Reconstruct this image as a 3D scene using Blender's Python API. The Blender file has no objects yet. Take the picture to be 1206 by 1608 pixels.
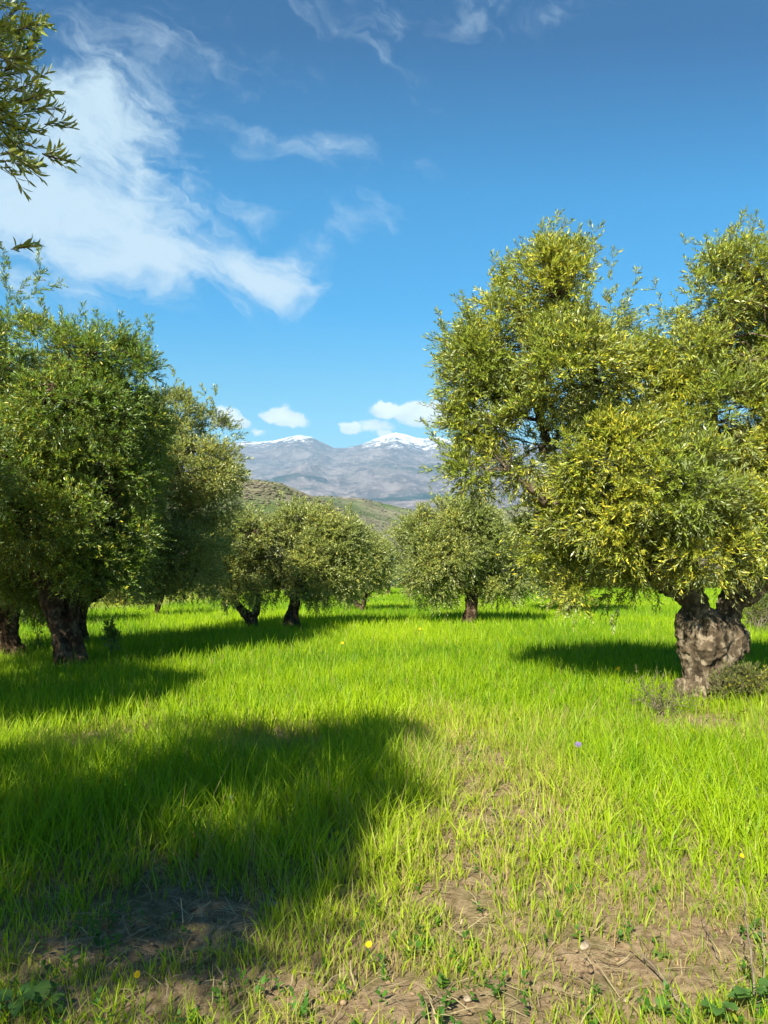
import bpy, bmesh, math, random
import numpy as np
from mathutils import Vector

# ------------------------------------------------------------------ camera, sky, sun, exposure
S = bpy.context.scene
FPX = 1208.0                       # focal length in pixels of the 1206 x 1608 photograph
EYE = 1.55
PITCH = math.atan(36.0 / FPX)      # eye level lies at row 840
cam = bpy.data.cameras.new('camera'); camo = bpy.data.objects.new('camera', cam)
S.collection.objects.link(camo); S.camera = camo
camo.location = (0, 0, EYE); camo.rotation_euler = (math.pi / 2 + PITCH, 0, 0)
cam.sensor_fit = 'VERTICAL'; cam.sensor_height = 36.0; cam.sensor_width = 27.0
cam.lens = 36.0 * FPX / 1608.0; cam.clip_start = 0.05; cam.clip_end = 60000

SUN_EL = math.radians(41); SUN_AZ = math.radians(24)     # behind the camera, to the left
sun_dir = Vector((-math.sin(SUN_AZ) * math.cos(SUN_EL), -math.cos(SUN_AZ) * math.cos(SUN_EL), math.sin(SUN_EL)))
sl = bpy.data.lights.new('sun', 'SUN'); sl.energy = 5.0; sl.angle = math.radians(0.53); sl.color = (1.0, 0.94, 0.82)
so = bpy.data.objects.new('sun', sl); S.collection.objects.link(so)
so.rotation_euler = sun_dir.to_track_quat('Z', 'Y').to_euler()
S.view_settings.view_transform = 'Standard'; S.view_settings.look = 'None'
S.view_settings.exposure = 1.3; S.view_settings.gamma = 1.0; S.view_settings.use_curve_mapping = False
S.cycles.max_bounces = 7; S.cycles.transparent_max_bounces = 6; S.cycles.volume_bounces = 0
S.cycles.use_denoising = True


class NT:
    """short hand for wiring shader nodes"""
    def __init__(s, tree): s.t = tree; s.n = tree.nodes; s.l = tree.links
    def new(s, typ, **kw):
        n = s.n.new(typ)
        for k, v in kw.items(): setattr(n, k, v)
        return n
    def put(s, sock, v):
        if isinstance(v, bpy.types.NodeSocket): s.l.new(v, sock)
        elif v is not None: sock.default_value = v
    def math(s, op, a, b=None, c=None, clamp=False):
        n = s.new('ShaderNodeMath', operation=op); n.use_clamp = clamp
        s.put(n.inputs[0], a); s.put(n.inputs[1], b)
        if c is not None: s.put(n.inputs[2], c)
        return n.outputs[0]
    def mix(s, f, a, b, mode='MIX'):
        n = s.new('ShaderNodeMix', data_type='RGBA', blend_type=mode)
        s.put(n.inputs[0], f)
        s.put(n.inputs[6], a if isinstance(a, bpy.types.NodeSocket) else (*a, 1)[:4])
        s.put(n.inputs[7], b if isinstance(b, bpy.types.NodeSocket) else (*b, 1)[:4])
        return n.outputs[2]
    def smooth(s, v, lo, hi):
        n = s.new('ShaderNodeMapRange', interpolation_type='SMOOTHSTEP')
        s.put(n.inputs[0], v); n.inputs[1].default_value = lo; n.inputs[2].default_value = hi
        n.inputs[3].default_value = 0; n.inputs[4].default_value = 1
        return n.outputs[0]
    def noise(s, vec, scale, detail=4, rough=.5, dist=0.0, dim='3D'):
        n = s.new('ShaderNodeTexNoise', noise_dimensions=dim)
        if vec is not None: s.put(n.inputs['Vector'], vec)
        n.inputs['Scale'].default_value = scale; n.inputs['Detail'].default_value = detail
        n.inputs['Roughness'].default_value = rough; n.inputs['Distortion'].default_value = dist
        return n.outputs[0]
    def vec(s, x, y, z=0.0):
        n = s.new('ShaderNodeCombineXYZ'); s.put(n.inputs[0], x); s.put(n.inputs[1], y); s.put(n.inputs[2], z)
        return n.outputs[0]
    def attr(s, name):
        return s.new('ShaderNodeAttribute', attribute_name=name)


world = bpy.data.worlds.new("World"); S.world = world; world.use_nodes = True
w = NT(world.node_tree); world.node_tree.nodes.clear()
sky = w.new('ShaderNodeTexSky', sky_type='NISHITA'); sky.sun_disc = False
sky.sun_elevation = SUN_EL; sky.sun_rotation = math.pi + SUN_AZ
sky.altitude = 400; sky.air_density = 1.0; sky.dust_density = 0.25; sky.ozone_density = 1.6
tc = w.new('ShaderNodeTexCoord'); sx = w.new('ShaderNodeSeparateXYZ'); w.l.new(tc.outputs['Generated'], sx.inputs[0])
yy = w.math('MAXIMUM', sx.outputs[1], 0.02)
U = w.math('DIVIDE', sx.outputs[0], yy); V = w.math('DIVIDE', sx.outputs[2], yy)      # bearing and height of the direction looked at
front = w.smooth(sx.outputs[1], 0.05, 0.3)


def ell(px, py, rx, ry, ang, k, warp=None):
    """soft elliptical cloud patch: centre and radii in units of a 1/1208 slope"""
    u0 = (px - 603) / FPX; v0 = (840 - py) / FPX; a = math.radians(ang)
    du = w.math('SUBTRACT', warp[0], u0); dv = w.math('SUBTRACT', warp[1], v0)
    p = w.math('ADD', w.math('MULTIPLY', du, math.cos(a)), w.math('MULTIPLY', dv, math.sin(a)))
    q = w.math('SUBTRACT', w.math('MULTIPLY', dv, math.cos(a)), w.math('MULTIPLY', du, math.sin(a)))
    p = w.math('DIVIDE', p, rx / FPX); q = w.math('DIVIDE', q, ry / FPX)
    r = w.math('SQRT', w.math('ADD', w.math('MULTIPLY', p, p), w.math('MULTIPLY', q, q)))
    m = w.math('SUBTRACT', 1.0, r)
    m = w.math('MAXIMUM', m, -1.0)
    return w.math('MULTIPLY', m, k)


UV = w.vec(U, V, 0.0)
wn1 = w.noise(UV, 5.0, 5, .55); wn2 = w.noise(w.vec(U, V, 7.3), 5.0, 5, .55)
wu = w.math('ADD', U, w.math('MULTIPLY', w.math('SUBTRACT', wn1, .5), .22))
wv = w.math('ADD', V, w.math('MULTIPLY', w.math('SUBTRACT', wn2, .5), .16))
W1 = (wu, wv)
ca, sa = math.cos(math.radians(-28)), math.sin(math.radians(-28))
ru = w.math('ADD', w.math('MULTIPLY', wu, ca), w.math('MULTIPLY', wv, sa))
rv = w.math('SUBTRACT', w.math('MULTIPLY', wv, ca), w.math('MULTIPLY', wu, sa))
streak = w.noise(w.vec(w.math('MULTIPLY', ru, 6.5), w.math('MULTIPLY', rv, 24.0), 1.7), 1.0, 12, .62, .9)
puff = w.noise(w.vec(wu, wv, 3.1), 13.0, 12, .62, .35)
grain = w.math('ADD', w.math('MULTIPLY', streak, .55), w.math('MULTIPLY', puff, .45))


def union(lst):
    o = lst[0]
    for b in lst[1:]: o = w.math('MAXIMUM', o, b)
    return o


thick = union([ell(60, 330, 330, 150, -8, 1.25, W1), ell(390, 435, 120, 52, -24, 1.15, W1), ell(230, 395, 230, 70, -16, 1.1, W1),
               ell(130, 205, 190, 165, -35, 1.15, W1), ell(215, 250, 95, 50, -25, 1.0, W1), ell(70, 120, 90, 70, 0, .9, W1),
               ell(-300, 300, 400, 240, 0, 1.2, W1)])
thin = union([ell(500, 235, 150, 46, -14, 1.0, W1), ell(420, 190, 120, 30, -30, .8, W1), ell(395, 350, 48, 22, -5, 1.1, W1), ell(320, 305, 42, 20, -15, 1.1, W1),
              ell(610, 80, 130, 30, -40, .5, W1), ell(660, 10, 260, 36, 0, .45, W1), ell(240, 60, 330, 90, -10, .75, W1),
              ell(520, 380, 200, 60, 20, .55, W1), ell(870, 15, 130, 35, 8, .6, W1), ell(200, 470, 200, 30, -5, .5, W1)])
c1 = w.smooth(w.math('ADD', w.math('MULTIPLY', w.math('SUBTRACT', grain, .5), 3.7), thick), -.18, 1.05)
c2 = w.smooth(w.math('ADD', w.math('MULTIPLY', w.math('SUBTRACT', grain, .5), 4.6), thin), 0.1, 1.7)
cl = w.math('MAXIMUM', w.math('MULTIPLY', c1, .90), w.math('MULTIPLY', c2, .58))
# small cumulus low above the range
cn1 = w.noise(w.vec(U, V, 11.0), 28.0, 4, .6); cn2 = w.noise(w.vec(U, V, 17.0), 28.0, 4, .6)
W2 = (w.math('ADD', U, w.math('MULTIPLY', w.math('SUBTRACT', cn1, .5), .035)), w.math('ADD', V, w.math('MULTIPLY', w.math('SUBTRACT', cn2, .5), .026)))
cum = union([ell(355, 655, 32, 21, 0, 1, W2), ell(372, 660, 26, 12, -15, 1, W2), ell(434, 650, 26, 17, 0, 1, W2), ell(456, 658, 32, 18, 0, 1, W2),
             ell(610, 643, 34, 15, 0, 1, W2), ell(655, 650, 52, 23, -8, 1, W2), ell(690, 648, 45, 25, 5, 1, W2), ell(552, 672, 20, 13, 0, 1, W2),
             ell(590, 668, 38, 14, 0, .5, W2), ell(770, 655, 70, 26, 5, 1, W2), ell(610, 682, 34, 9, -20, .6, W2), ell(400, 675, 15, 6, 0, .35, W2)])
cum = w.smooth(w.math('ADD', cum, w.math('MULTIPLY', w.math('SUBTRACT', w.noise(UV, 60.0, 5, .6), .5), .5)), 0.0, .34)
cum = w.math('MULTIPLY', cum, .96)
# sky colour: Nishita pushed to the photograph's richer blue
hs = w.new('ShaderNodeHueSaturation'); hs.inputs['Saturation'].default_value = 1.28; hs.inputs['Hue'].default_value = .485
w.l.new(sky.outputs[0], hs.inputs['Color'])
skyc = w.mix(1.0, hs.outputs[0], (0.92, 1.0, 1.04), 'MULTIPLY')
vv = w.math('MULTIPLY', w.math('ADD', w.math('MULTIPLY', V, .9), .0), 1.0, clamp=True)
ccol = w.mix(w.smooth(V, 0.05, .62), (4.9, 5.3, 5.6), (4.1, 5.0, 5.5))
tint = w.new('ShaderNodeValToRGB'); w.l.new(V, tint.inputs[0]); e_ = tint.color_ramp.elements
for i_, (p_, c_) in enumerate(((.10, (.86, .90, .78)), (.19, (.62, .83, .80)), (.29, (.14, .76, .93)), (.447, (.11, .75, .94)), (.66, (.01, .33, .55)), (1.0, (.01, .31, .53)))):
    el_ = e_[i_] if i_ < 2 else e_.new(p_)
    el_.position = p_; el_.color = (*c_, 1)
skyc = w.mix(1.0, skyc, tint.outputs[0], 'MULTIPLY')
col = w.mix(w.math('MULTIPLY', cl, front), skyc, ccol)
shade = w.noise(w.vec(U, w.math('MULTIPLY', V, 2.0), 5.0), 22.0, 3, .5)
col = w.mix(w.math('MULTIPLY', cum, front), col, w.mix(w.smooth(shade, .3, .62), (6.6, 6.8, 7.0), (8.4, 8.4, 8.4)))
bg = w.new('ShaderNodeBackground'); bg.inputs[1].default_value = 0.075
out = w.new('ShaderNodeOutputWorld'); w.l.new(col, bg.inputs[0]); w.l.new(bg.outputs[0], out.inputs[0])

# ------------------------------------------------------------------ helpers
rng = np.random.default_rng(7)
COL = S.collection
SLOPE = 0.05
cp, sp_ = math.cos(PITCH), math.sin(PITCH)


def P(px, py, Y):
    """world point seen at photo pixel (px, py) at distance Y"""
    a = (px - 603) / FPX; b = (804 - py) / FPX
    yd = cp - sp_ * b; zd = sp_ + cp * b
    k = Y / yd
    return np.array([a * k, Y, EYE + zd * k])


def G(px, py):
    """ground point seen at photo pixel (px, py)"""
    a = (px - 603) / FPX; b = (804 - py) / FPX
    yd = cp - sp_ * b; zd = sp_ + cp * b
    k = EYE / (-zd - SLOPE * yd)
    return np.array([a * k, yd * k, -SLOPE * yd * k])


def hash3(i, j, k, seed):
    h = (i.astype(np.int64) * 374761393 + j.astype(np.int64) * 668265263 + k.astype(np.int64) * 1274126177 + seed * 974634777) & 0xffffffff
    h = ((h ^ (h >> 13)) * 1274126177) & 0xffffffff
    h = ((h ^ (h >> 16)) * 2246822519) & 0xffffffff
    return ((h ^ (h >> 15)) & 0xffffff) / float(0xffffff)


def vnoise(p, seed=0):
    p = np.asarray(p, float); f = np.floor(p); t = p - f; t = t * t * (3 - 2 * t); i, j, k = f[:, 0], f[:, 1], f[:, 2]
    r = 0
    for a in (0, 1):
        for b in (0, 1):
            for c in (0, 1):
                wgt = (t[:, 0] if a else 1 - t[:, 0]) * (t[:, 1] if b else 1 - t[:, 1]) * (t[:, 2] if c else 1 - t[:, 2])
                r = r + wgt * hash3(i + a, j + b, k + c, seed)
    return r * 2 - 1


def fbm(p, octv=4, seed=0, gain=.5, ridged=False):
    p = np.asarray(p, float); r = 0; a = 1; n = 0
    for o in range(octv):
        v = vnoise(p + o * 17.3, seed + o)
        if ridged: v = 1 - 2 * np.abs(v)
        r = r + a * v; n += a; a *= gain; p = p * 2.03
    return r / n


def p3(x, y, z=0.0):
    x = np.asarray(x, float); return np.stack([x, np.broadcast_to(y, x.shape), np.broadcast_to(z, x.shape)], -1)


def sstep(v, lo, hi):
    t = np.clip((v - lo) / (hi - lo), 0, 1); return t * t * (3 - 2 * t)


def gz(x, y):
    """height of the field"""
    if np.ndim(x) == 0: return float(gz(np.array([x]), np.array([y]))[0])
    x = np.asarray(x, float); y = np.asarray(y, float)
    near = sstep(y, 60, 14)
    return -SLOPE * y + near * (0.05 * vnoise(p3(x * .35, y * .35), 3) + .018 * vnoise(p3(x * 1.3, y * 1.3), 4)) - .004 * np.maximum(y - 60, 0)


def mesh_np(name, verts, quads=None, tris=None, attrs=None, smooth=False):
    me = bpy.data.meshes.new(name)
    verts = np.asarray(verts, np.float32).reshape(-1, 3)
    loops = []; tot = []
    if quads is not None and len(quads): loops.append(np.asarray(quads, np.int32).reshape(-1)); tot.append(np.full(len(quads), 4, np.int32))
    if tris is not None and len(tris): loops.append(np.asarray(tris, np.int32).reshape(-1)); tot.append(np.full(len(tris), 3, np.int32))
    loops = np.concatenate(loops); tot = np.concatenate(tot)
    me.vertices.add(len(verts)); me.vertices.foreach_set('co', verts.reshape(-1))
    me.loops.add(len(loops)); me.loops.foreach_set('vertex_index', loops)
    me.polygons.add(len(tot)); st = np.zeros(len(tot), np.int32); st[1:] = np.cumsum(tot)[:-1]
    me.polygons.foreach_set('loop_start', st)
    try: me.polygons.foreach_set('loop_total', tot)
    except Exception: pass
    if smooth: me.polygons.foreach_set('use_smooth', np.ones(len(tot), bool))
    me.update(calc_edges=True)
    for k, v in (attrs or {}).items():
        a = me.attributes.new(k, 'FLOAT', 'POINT'); a.data.foreach_set('value', np.asarray(v, np.float32))
    me.validate()
    return me


def obj(name, me, mat=None, parent=None, **props):
    o = bpy.data.objects.new(name, me); COL.objects.link(o)
    if mat is not None: me.materials.clear(); me.materials.append(mat)
    if parent is not None:
        o.parent = parent; o.location = -Vector(parent.location)
        o.location = (-parent.location.x, -parent.location.y, -parent.location.z)
    for k, v in props.items(): o[k] = v
    return o


def thing(name, label, cat, loc, group=None):
    o = bpy.data.objects.new(name, None); COL.objects.link(o); o.location = [float(v) for v in loc]
    o.empty_display_size = .2
    o['label'] = label; o['category'] = cat
    if group: o['group'] = group
    return o


def unit(v): return v / np.maximum(np.linalg.norm(v, axis=-1, keepdims=True), 1e-9)


class Tubes:
    """collects bent tapering tubes into one mesh"""
    def __init__(s): s.v = []; s.f = []; s.n = 0
    def add(s, pts, rad, k=7, cap=True, jit=0.0):
        pts = np.asarray(pts, float); m = len(pts)
        tan = np.gradient(pts, axis=0); tan = unit(tan)
        ref = np.array([0.31, 0.87, 0.38]); a = unit(np.cross(tan, ref)); b = np.cross(tan, a)
        th = np.linspace(0, 2 * math.pi, k, endpoint=False)
        ring = pts[:, None, :] + np.asarray(rad)[:, None, None] * (np.cos(th)[None, :, None] * a[:, None, :] + np.sin(th)[None, :, None] * b[:, None, :])
        base = s.n; s.v.append(ring.reshape(-1, 3)); s.n += m * k
        for i in range(m - 1):
            for j in range(k):
                j2 = (j + 1) % k
                s.f.append((base + i * k + j, base + i * k + j2, base + (i + 1) * k + j2, base + (i + 1) * k + j))
        if cap:
            s.v.append(np.stack([pts[0] - tan[0] * rad[0] * .3, pts[-1] + tan[-1] * rad[-1] * .5])); c0 = s.n; s.n += 2
            for j in range(k):
                j2 = (j + 1) % k
                s.f.append((base + j2, base + j, c0)); s.f.append((base + (m - 1) * k + j, base + (m - 1) * k + j2, c0 + 1))
    def mesh(s, name, smooth=True):
        me = bpy.data.meshes.new(name); me.from_pydata(np.concatenate(s.v).tolist(), [], s.f)
        if smooth: me.polygons.foreach_set('use_smooth', np.ones(len(me.polygons), bool))
        return me


def bend(p0, p1, n=8, sag=.12, seed=0, wob=.06):
    r = np.random.default_rng(seed); p0 = np.asarray(p0, float); p1 = np.asarray(p1, float)
    t = np.linspace(0, 1, n)[:, None]; L = np.linalg.norm(p1 - p0)
    q = p0 + (p1 - p0) * t
    off = r.normal(size=3); off[2] = abs(off[2]) * .3
    q = q + np.sin(t * math.pi) * off * L * sag * .6 + np.array([0, 0, 1]) * np.sin(t * math.pi) * L * sag * .3
    q[1:-1] += r.normal(size=(n - 2, 3)) * L * wob * .35
    return q


def spline(pts, rad, m=6):
    """resample control points smoothly"""
    pts = np.asarray(pts, float); rad = np.asarray(rad, float); n = len(pts)
    P_ = np.vstack([2 * pts[0] - pts[1], pts, 2 * pts[-1] - pts[-2]]); R_ = np.concatenate([[rad[0]], rad, [rad[-1]]])
    o = []; orr = []
    for i in range(n - 1):
        for k in range(m if i < n - 2 else m + 1):
            t = k / m; a, b, c, d = P_[i:i + 4]; e, f, g, h = R_[i:i + 4]
            cr = lambda a, b, c, d: .5 * ((2 * b) + (-a + c) * t + (2 * a - 5 * b + 4 * c - d) * t * t + (-a + 3 * b - 3 * c + d) * t ** 3)
            o.append(cr(a, b, c, d)); orr.append(max(cr(e, f, g, h), .003))
    return np.array(o), np.array(orr)


def wood_mesh(name, tubes, voxel, gnarl, seed=0, keep=None, carve=()):
    """fuse overlapping tubes into one gnarled surface"""
    me = tubes.mesh(name, False); o = bpy.data.objects.new('tmp', me); COL.objects.link(o)
    md = o.modifiers.new('r', 'REMESH'); md.mode = 'VOXEL'; md.voxel_size = voxel
    dg = bpy.context.evaluated_depsgraph_get(); dg.update()
    m2 = bpy.data.meshes.new_from_object(o.evaluated_get(dg)); bpy.data.objects.remove(o); bpy.data.meshes.remove(me)
    n = len(m2.vertices); co = np.zeros(n * 3, np.float32); m2.vertices.foreach_get('co', co); co = co.reshape(-1, 3).astype(float)
    no = np.zeros(n * 3, np.float32); m2.vertices.foreach_get('normal', no); no = no.reshape(-1, 3).astype(float)
    q = co * np.array([1, 1, .38])
    big = fbm(co * 3.2, 3, seed); rid = fbm(q * 9.0 + fbm(co * 3, 2, seed + 9)[:, None] * .9, 3, seed + 3, ridged=True); fine = fbm(co * 22, 3, seed + 5)
    fold = fbm(np.stack([co[:, 0] * 7, co[:, 1] * 7, co[:, 2] * 1.6 + 2 * big], -1), 2, seed + 11, ridged=True)
    d = gnarl * (1.1 * big + .5 * rid + .32 * fine + .9 * np.minimum(fold - .1, .3) - .25)
    for c_, r_, k_ in carve: d = d - k_ * np.exp(-(np.sum(((co - np.asarray(c_)) * (1, .6, .75)) ** 2, 1)) / r_ ** 2) * (1 + .5 * fine)
    if keep is not None: d = d * keep(co)
    co = co + no * d[:, None]
    m2.vertices.foreach_set('co', co.astype(np.float32).reshape(-1)); m2.update()
    m2.polygons.foreach_set('use_smooth', np.ones(len(m2.polygons), bool)); m2.name = name
    a = m2.attributes.new('cav', 'FLOAT', 'POINT'); a.data.foreach_set('value', (rid * .6 + fine * .4).astype(np.float32))
    return m2


# ------------------------------------------------------------------ materials
def new_mat(name):
    m = bpy.data.materials.new(name); m.use_nodes = True; m.node_tree.nodes.clear(); n = NT(m.node_tree)
    n.out = n.new('ShaderNodeOutputMaterial'); return m, n


def leaf_mat(name, dark, light, under, yellow, trans=.25, rough=.38, spec=.45):
    m, n = new_mat(name)
    r = n.attr('rnd').outputs['Fac']; y = n.attr('yel').outputs['Fac']
    c = n.mix(r, dark, light)
    geo = n.new('ShaderNodeNewGeometry')
    c2 = n.mix(n.math('MULTIPLY', geo.outputs['Backfacing'], .7), c, under)
    c2 = n.mix(y, c2, yellow)
    pb = n.new('ShaderNodeBsdfPrincipled'); n.put(pb.inputs['Base Color'], c2); pb.inputs['Roughness'].default_value = rough
    pb.inputs['Specular IOR Level'].default_value = spec
    tr = n.new('ShaderNodeBsdfTranslucent'); n.put(tr.inputs[0], n.mix(.5, c, tuple(v * .9 for v in yellow)))
    mx = n.new('ShaderNodeMixShader'); mx.inputs[0].default_value = trans
    n.l.new(pb.outputs[0], mx.inputs[1]); n.l.new(tr.outputs[0], mx.inputs[2]); n.l.new(mx.outputs[0], n.out.inputs[0])
    return m


M_LEAF_R = leaf_mat('olive_leaves_yellowing', (.065, .135, .012), (.42, .51, .058), (.40, .47, .22), (.72, .64, .05))
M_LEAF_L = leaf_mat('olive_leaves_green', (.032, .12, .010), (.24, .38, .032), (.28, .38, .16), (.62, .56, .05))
M_LEAF_F = leaf_mat('olive_leaves_grey', (.09, .155, .028), (.43, .48, .11), (.43, .48, .24), (.66, .60, .11))
M_SHRUB = leaf_mat('shrub_leaves', (.06, .09, .02), (.17, .20, .045), (.2, .22, .08), (.45, .40, .03), .3, .6, .2)
M_WEED = leaf_mat('weed_leaves', (.03, .11, .012), (.09, .25, .02), (.10, .2, .05), (.42, .42, .03), .35, .5, .3)


def bark_mat(name, c_dark, c_mid, c_light, sc=1.0):
    m, n = new_mat(name); t = n.new('ShaderNodeTexCoord').outputs['Object']
    mp = n.new('ShaderNodeMapping'); n.l.new(t, mp.inputs[0]); mp.inputs['Scale'].default_value = (1, 1, .35)
    a = n.noise(mp.outputs[0], 14 * sc, 8, .65, .5); b = n.noise(t, 9 * sc, 7, .68); cav = n.attr('cav').outputs['Fac']
    v = n.math('ADD', n.math('MULTIPLY', a, .6), n.math('MULTIPLY', cav, .35))
    c = n.mix(n.smooth(v, .12, .62), c_dark, c_mid)
    c = n.mix(n.math('MULTIPLY', n.smooth(b, .47, .60), n.smooth(a, .36, .56)), c, c_light)
    pb = n.new('ShaderNodeBsdfPrincipled'); n.put(pb.inputs['Base Color'], c); pb.inputs['Roughness'].default_value = .95
    pb.inputs['Specular IOR Level'].default_value = .1
    bp = n.new('ShaderNodeBump'); bp.inputs['Strength'].default_value = .9; bp.inputs['Distance'].default_value = .03
    n.l.new(n.math('ADD', a, n.math('MULTIPLY', n.noise(t, 60 * sc, 4, .6), .35)), bp.inputs['Height']); n.l.new(bp.outputs[0], pb.inputs['Normal'])
    n.l.new(pb.outputs[0], n.out.inputs[0]); return m


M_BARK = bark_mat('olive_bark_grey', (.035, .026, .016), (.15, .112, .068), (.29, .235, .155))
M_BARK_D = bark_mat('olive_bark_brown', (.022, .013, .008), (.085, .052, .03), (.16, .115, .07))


def flat_mat(name, c, rough=.85, trans=0.0, var=.35, scale=8.0):
    m, n = new_mat(name); t = n.new('ShaderNodeTexCoord').outputs['Object']
    v = n.noise(t, scale, 4, .6)
    cc = n.mix(n.smooth(v, .3, .7), tuple(x * (1 - var) for x in c), tuple(min(1, x * (1 + var)) for x in c))
    pb = n.new('ShaderNodeBsdfPrincipled'); n.put(pb.inputs['Base Color'], cc); pb.inputs['Roughness'].default_value = rough
    pb.inputs['Specular IOR Level'].default_value = .2
    if trans:
        tr = n.new('ShaderNodeBsdfTranslucent'); n.put(tr.inputs[0], cc); mx = n.new('ShaderNodeMixShader'); mx.inputs[0].default_value = trans
        n.l.new(pb.outputs[0], mx.inputs[1]); n.l.new(tr.outputs[0], mx.inputs[2]); n.l.new(mx.outputs[0], n.out.inputs[0])
    else: n.l.new(pb.outputs[0], n.out.inputs[0])
    return m


M_TWIG = flat_mat('twig_wood', (.15, .11, .07)); M_STICK = flat_mat('dead_wood', (.20, .16, .11), .9, 0, .4, 30)
M_STEM = flat_mat('green_stem', (.16, .26, .03), .7, .2); M_PETAL = flat_mat('yellow_petals', (.80, .58, .01), .6, .3, .15)
M_PURPLE = flat_mat('purple_petals', (.26, .16, .45), .6, .3, .2); M_STONE = flat_mat('pale_stone', (.30, .24, .165), .95, 0, .35, 60)

# ------------------------------------------------------------------ ground
BARE = [(250, 1455, 150, 62, 1.25), (350, 1420, 80, 30, .8), (650, 1575, 150, 45, .9), (745, 1430, 60, 42, .95), (930, 1500, 80, 36, .85), (1130, 1480, 90, 32, .7), (1060, 1540, 60, 20, .7),
        (775, 1290, 95, 55, .9), (750, 1210, 65, 55, .85), (760, 1165, 80, 18, .6), (725, 1360, 55, 35, .75), (160, 1178, 60, 22, .95), (425, 1180, 70, 22, .8), (300, 1560, 120, 40, .7), (480, 1555, 80, 30, .6), (1120, 1140, 90, 18, .9),
        (60, 1440, 70, 30, .5), (560, 1470, 40, 30, .3), (700, 1160, 60, 12, .5), (880, 1550, 70, 25, .6), (480, 1250, 40, 14, .4)]
DRY = [(760, 1230, 140, 90, .8), (430, 1175, 90, 35, .8), (160, 1175, 80, 30, .8), (760, 1150, 170, 25, .55), (700, 1380, 220, 130, .5), (1000, 1440, 260, 90, .6), (700, 1540, 500, 90, .55), (300, 1490, 180, 60, .6), (1130, 1145, 110, 25, .6), (330, 1390, 200, 30, .5)]
TALL = [(260, 1270, 330, 100, .8), (560, 1230, 110, 80, .5), (880, 1190, 120, 40, -.1)]


def wmask(lst, x, y, nz=.35, seed=20):
    m = np.zeros_like(x); wob = 1 + nz * vnoise(p3(x * 1.6, y * 1.6), seed) + nz * .8 * vnoise(p3(x * 5, y * 5), seed + 1)
    for px, py, rx, ry, k in lst:
        c = G(px, py); a = rx * c[1] / FPX; b = abs(G(px, py - ry)[1] - G(px, py + ry)[1]) / 2
        q = ((x - c[0]) / a) ** 2 + ((y - c[1]) / b) ** 2
        v = k * sstep(1.5 - np.sqrt(q) * wob, 0, 1)
        m = np.where(np.abs(v) > np.abs(m), v, m)
    return m


def field_edge(x, y):
    """1 inside the sown field, 0 in the rough grass beyond it"""
    u = x / np.maximum(y, .1)
    lim = np.interp(u, [-.6, -.4, -.28, -.2, -.1, .02, .1, .6], [24, 30, 34, 50, 66, 74, 80, 84])
    return sstep(lim * (1 + .04 * vnoise(p3(x * .2, y * .2), 5)) - y, -1.5, 1.5)


xs = np.concatenate([np.linspace(-170, -9, 60)[:-1], np.linspace(-9, 9, 361), np.linspace(9, 170, 60)[1:]])
ys = np.concatenate([np.linspace(-40, 1.0, 24)[:-1], np.linspace(1.0, 12, 300)[:-1], 12 * (96 / 12) ** np.linspace(0, 1, 170)])
X, Y = np.meshgrid(xs, ys); Xf, Yf = X.ravel(), Y.ravel()
bare = wmask(BARE, Xf, Yf)
micro = sstep(Yf, 11, 5) * sstep(np.abs(Xf), 9, 6)
Z = gz(Xf, Yf) + micro * (bare * -.015 + .016 * fbm(p3(Xf * 7, Yf * 7), 3, 31) * (1 + bare) + .012 * fbm(p3(Xf * 24, Yf * 24), 2, 33, ridged=True) * bare)
nx = len(xs); ny = len(ys); I, J = np.meshgrid(np.arange(nx - 1), np.arange(ny - 1)); b0 = (J * nx + I).ravel()
me = mesh_np('ground', np.stack([Xf, Yf, Z], -1), quads=np.stack([b0, b0 + 1, b0 + nx + 1, b0 + nx], -1), attrs={'bare': bare, 'field': field_edge(Xf, Yf)}, smooth=True)
m, n = new_mat('soil'); t = n.new('ShaderNodeTexCoord').outputs['Object']
a = n.noise(t, 3.0, 8, .65); b = n.noise(t, 22, 8, .7); c = n.noise(t, 120, 5, .6)
soil = n.mix(n.smooth(b, .35, .65), (.17, .115, .06), (.36, .26, .15)); soil = n.mix(n.smooth(c, .58, .70), soil, (.36, .27, .16))
soil = n.mix(n.math('MULTIPLY', n.smooth(a, .48, .62), .45), soil, (.10, .11, .03))
sep = n.new('ShaderNodeSeparateXYZ'); n.l.new(t, sep.inputs[0])
far = n.smooth(sep.outputs[1], 6, 26)
turf = n.mix(n.smooth(n.noise(t, 1.3, 6, .6), .35, .65), (.11, .25, .008), (.17, .34, .010))
g2 = n.mix(far, soil, turf)
rough_g = n.mix(n.smooth(n.noise(t, .35, 8, .7), .4, .6), (.22, .22, .08), (.13, .16, .05))
g2 = n.mix(n.attr('field').outputs['Fac'], rough_g, g2)
pb = n.new('ShaderNodeBsdfPrincipled'); n.put(pb.inputs['Base Color'], g2); pb.inputs['Roughness'].default_value = 1; pb.inputs['Specular IOR Level'].default_value = .05
bp = n.new('ShaderNodeBump'); bp.inputs['Strength'].default_value = .8; bp.inputs['Distance'].default_value = .02
n.l.new(n.math('ADD', b, n.math('MULTIPLY', c, .4)), bp.inputs['Height']); n.l.new(bp.outputs[0], pb.inputs['Normal']); n.l.new(pb.outputs[0], n.out.inputs[0])
obj('ground', me, m, kind='structure')

# ------------------------------------------------------------------ hills beyond the field, mountains
def pv(py): return (840 - py) / FPX


def uu(*px): return [(p - 603) / FPX for p in px]


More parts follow.
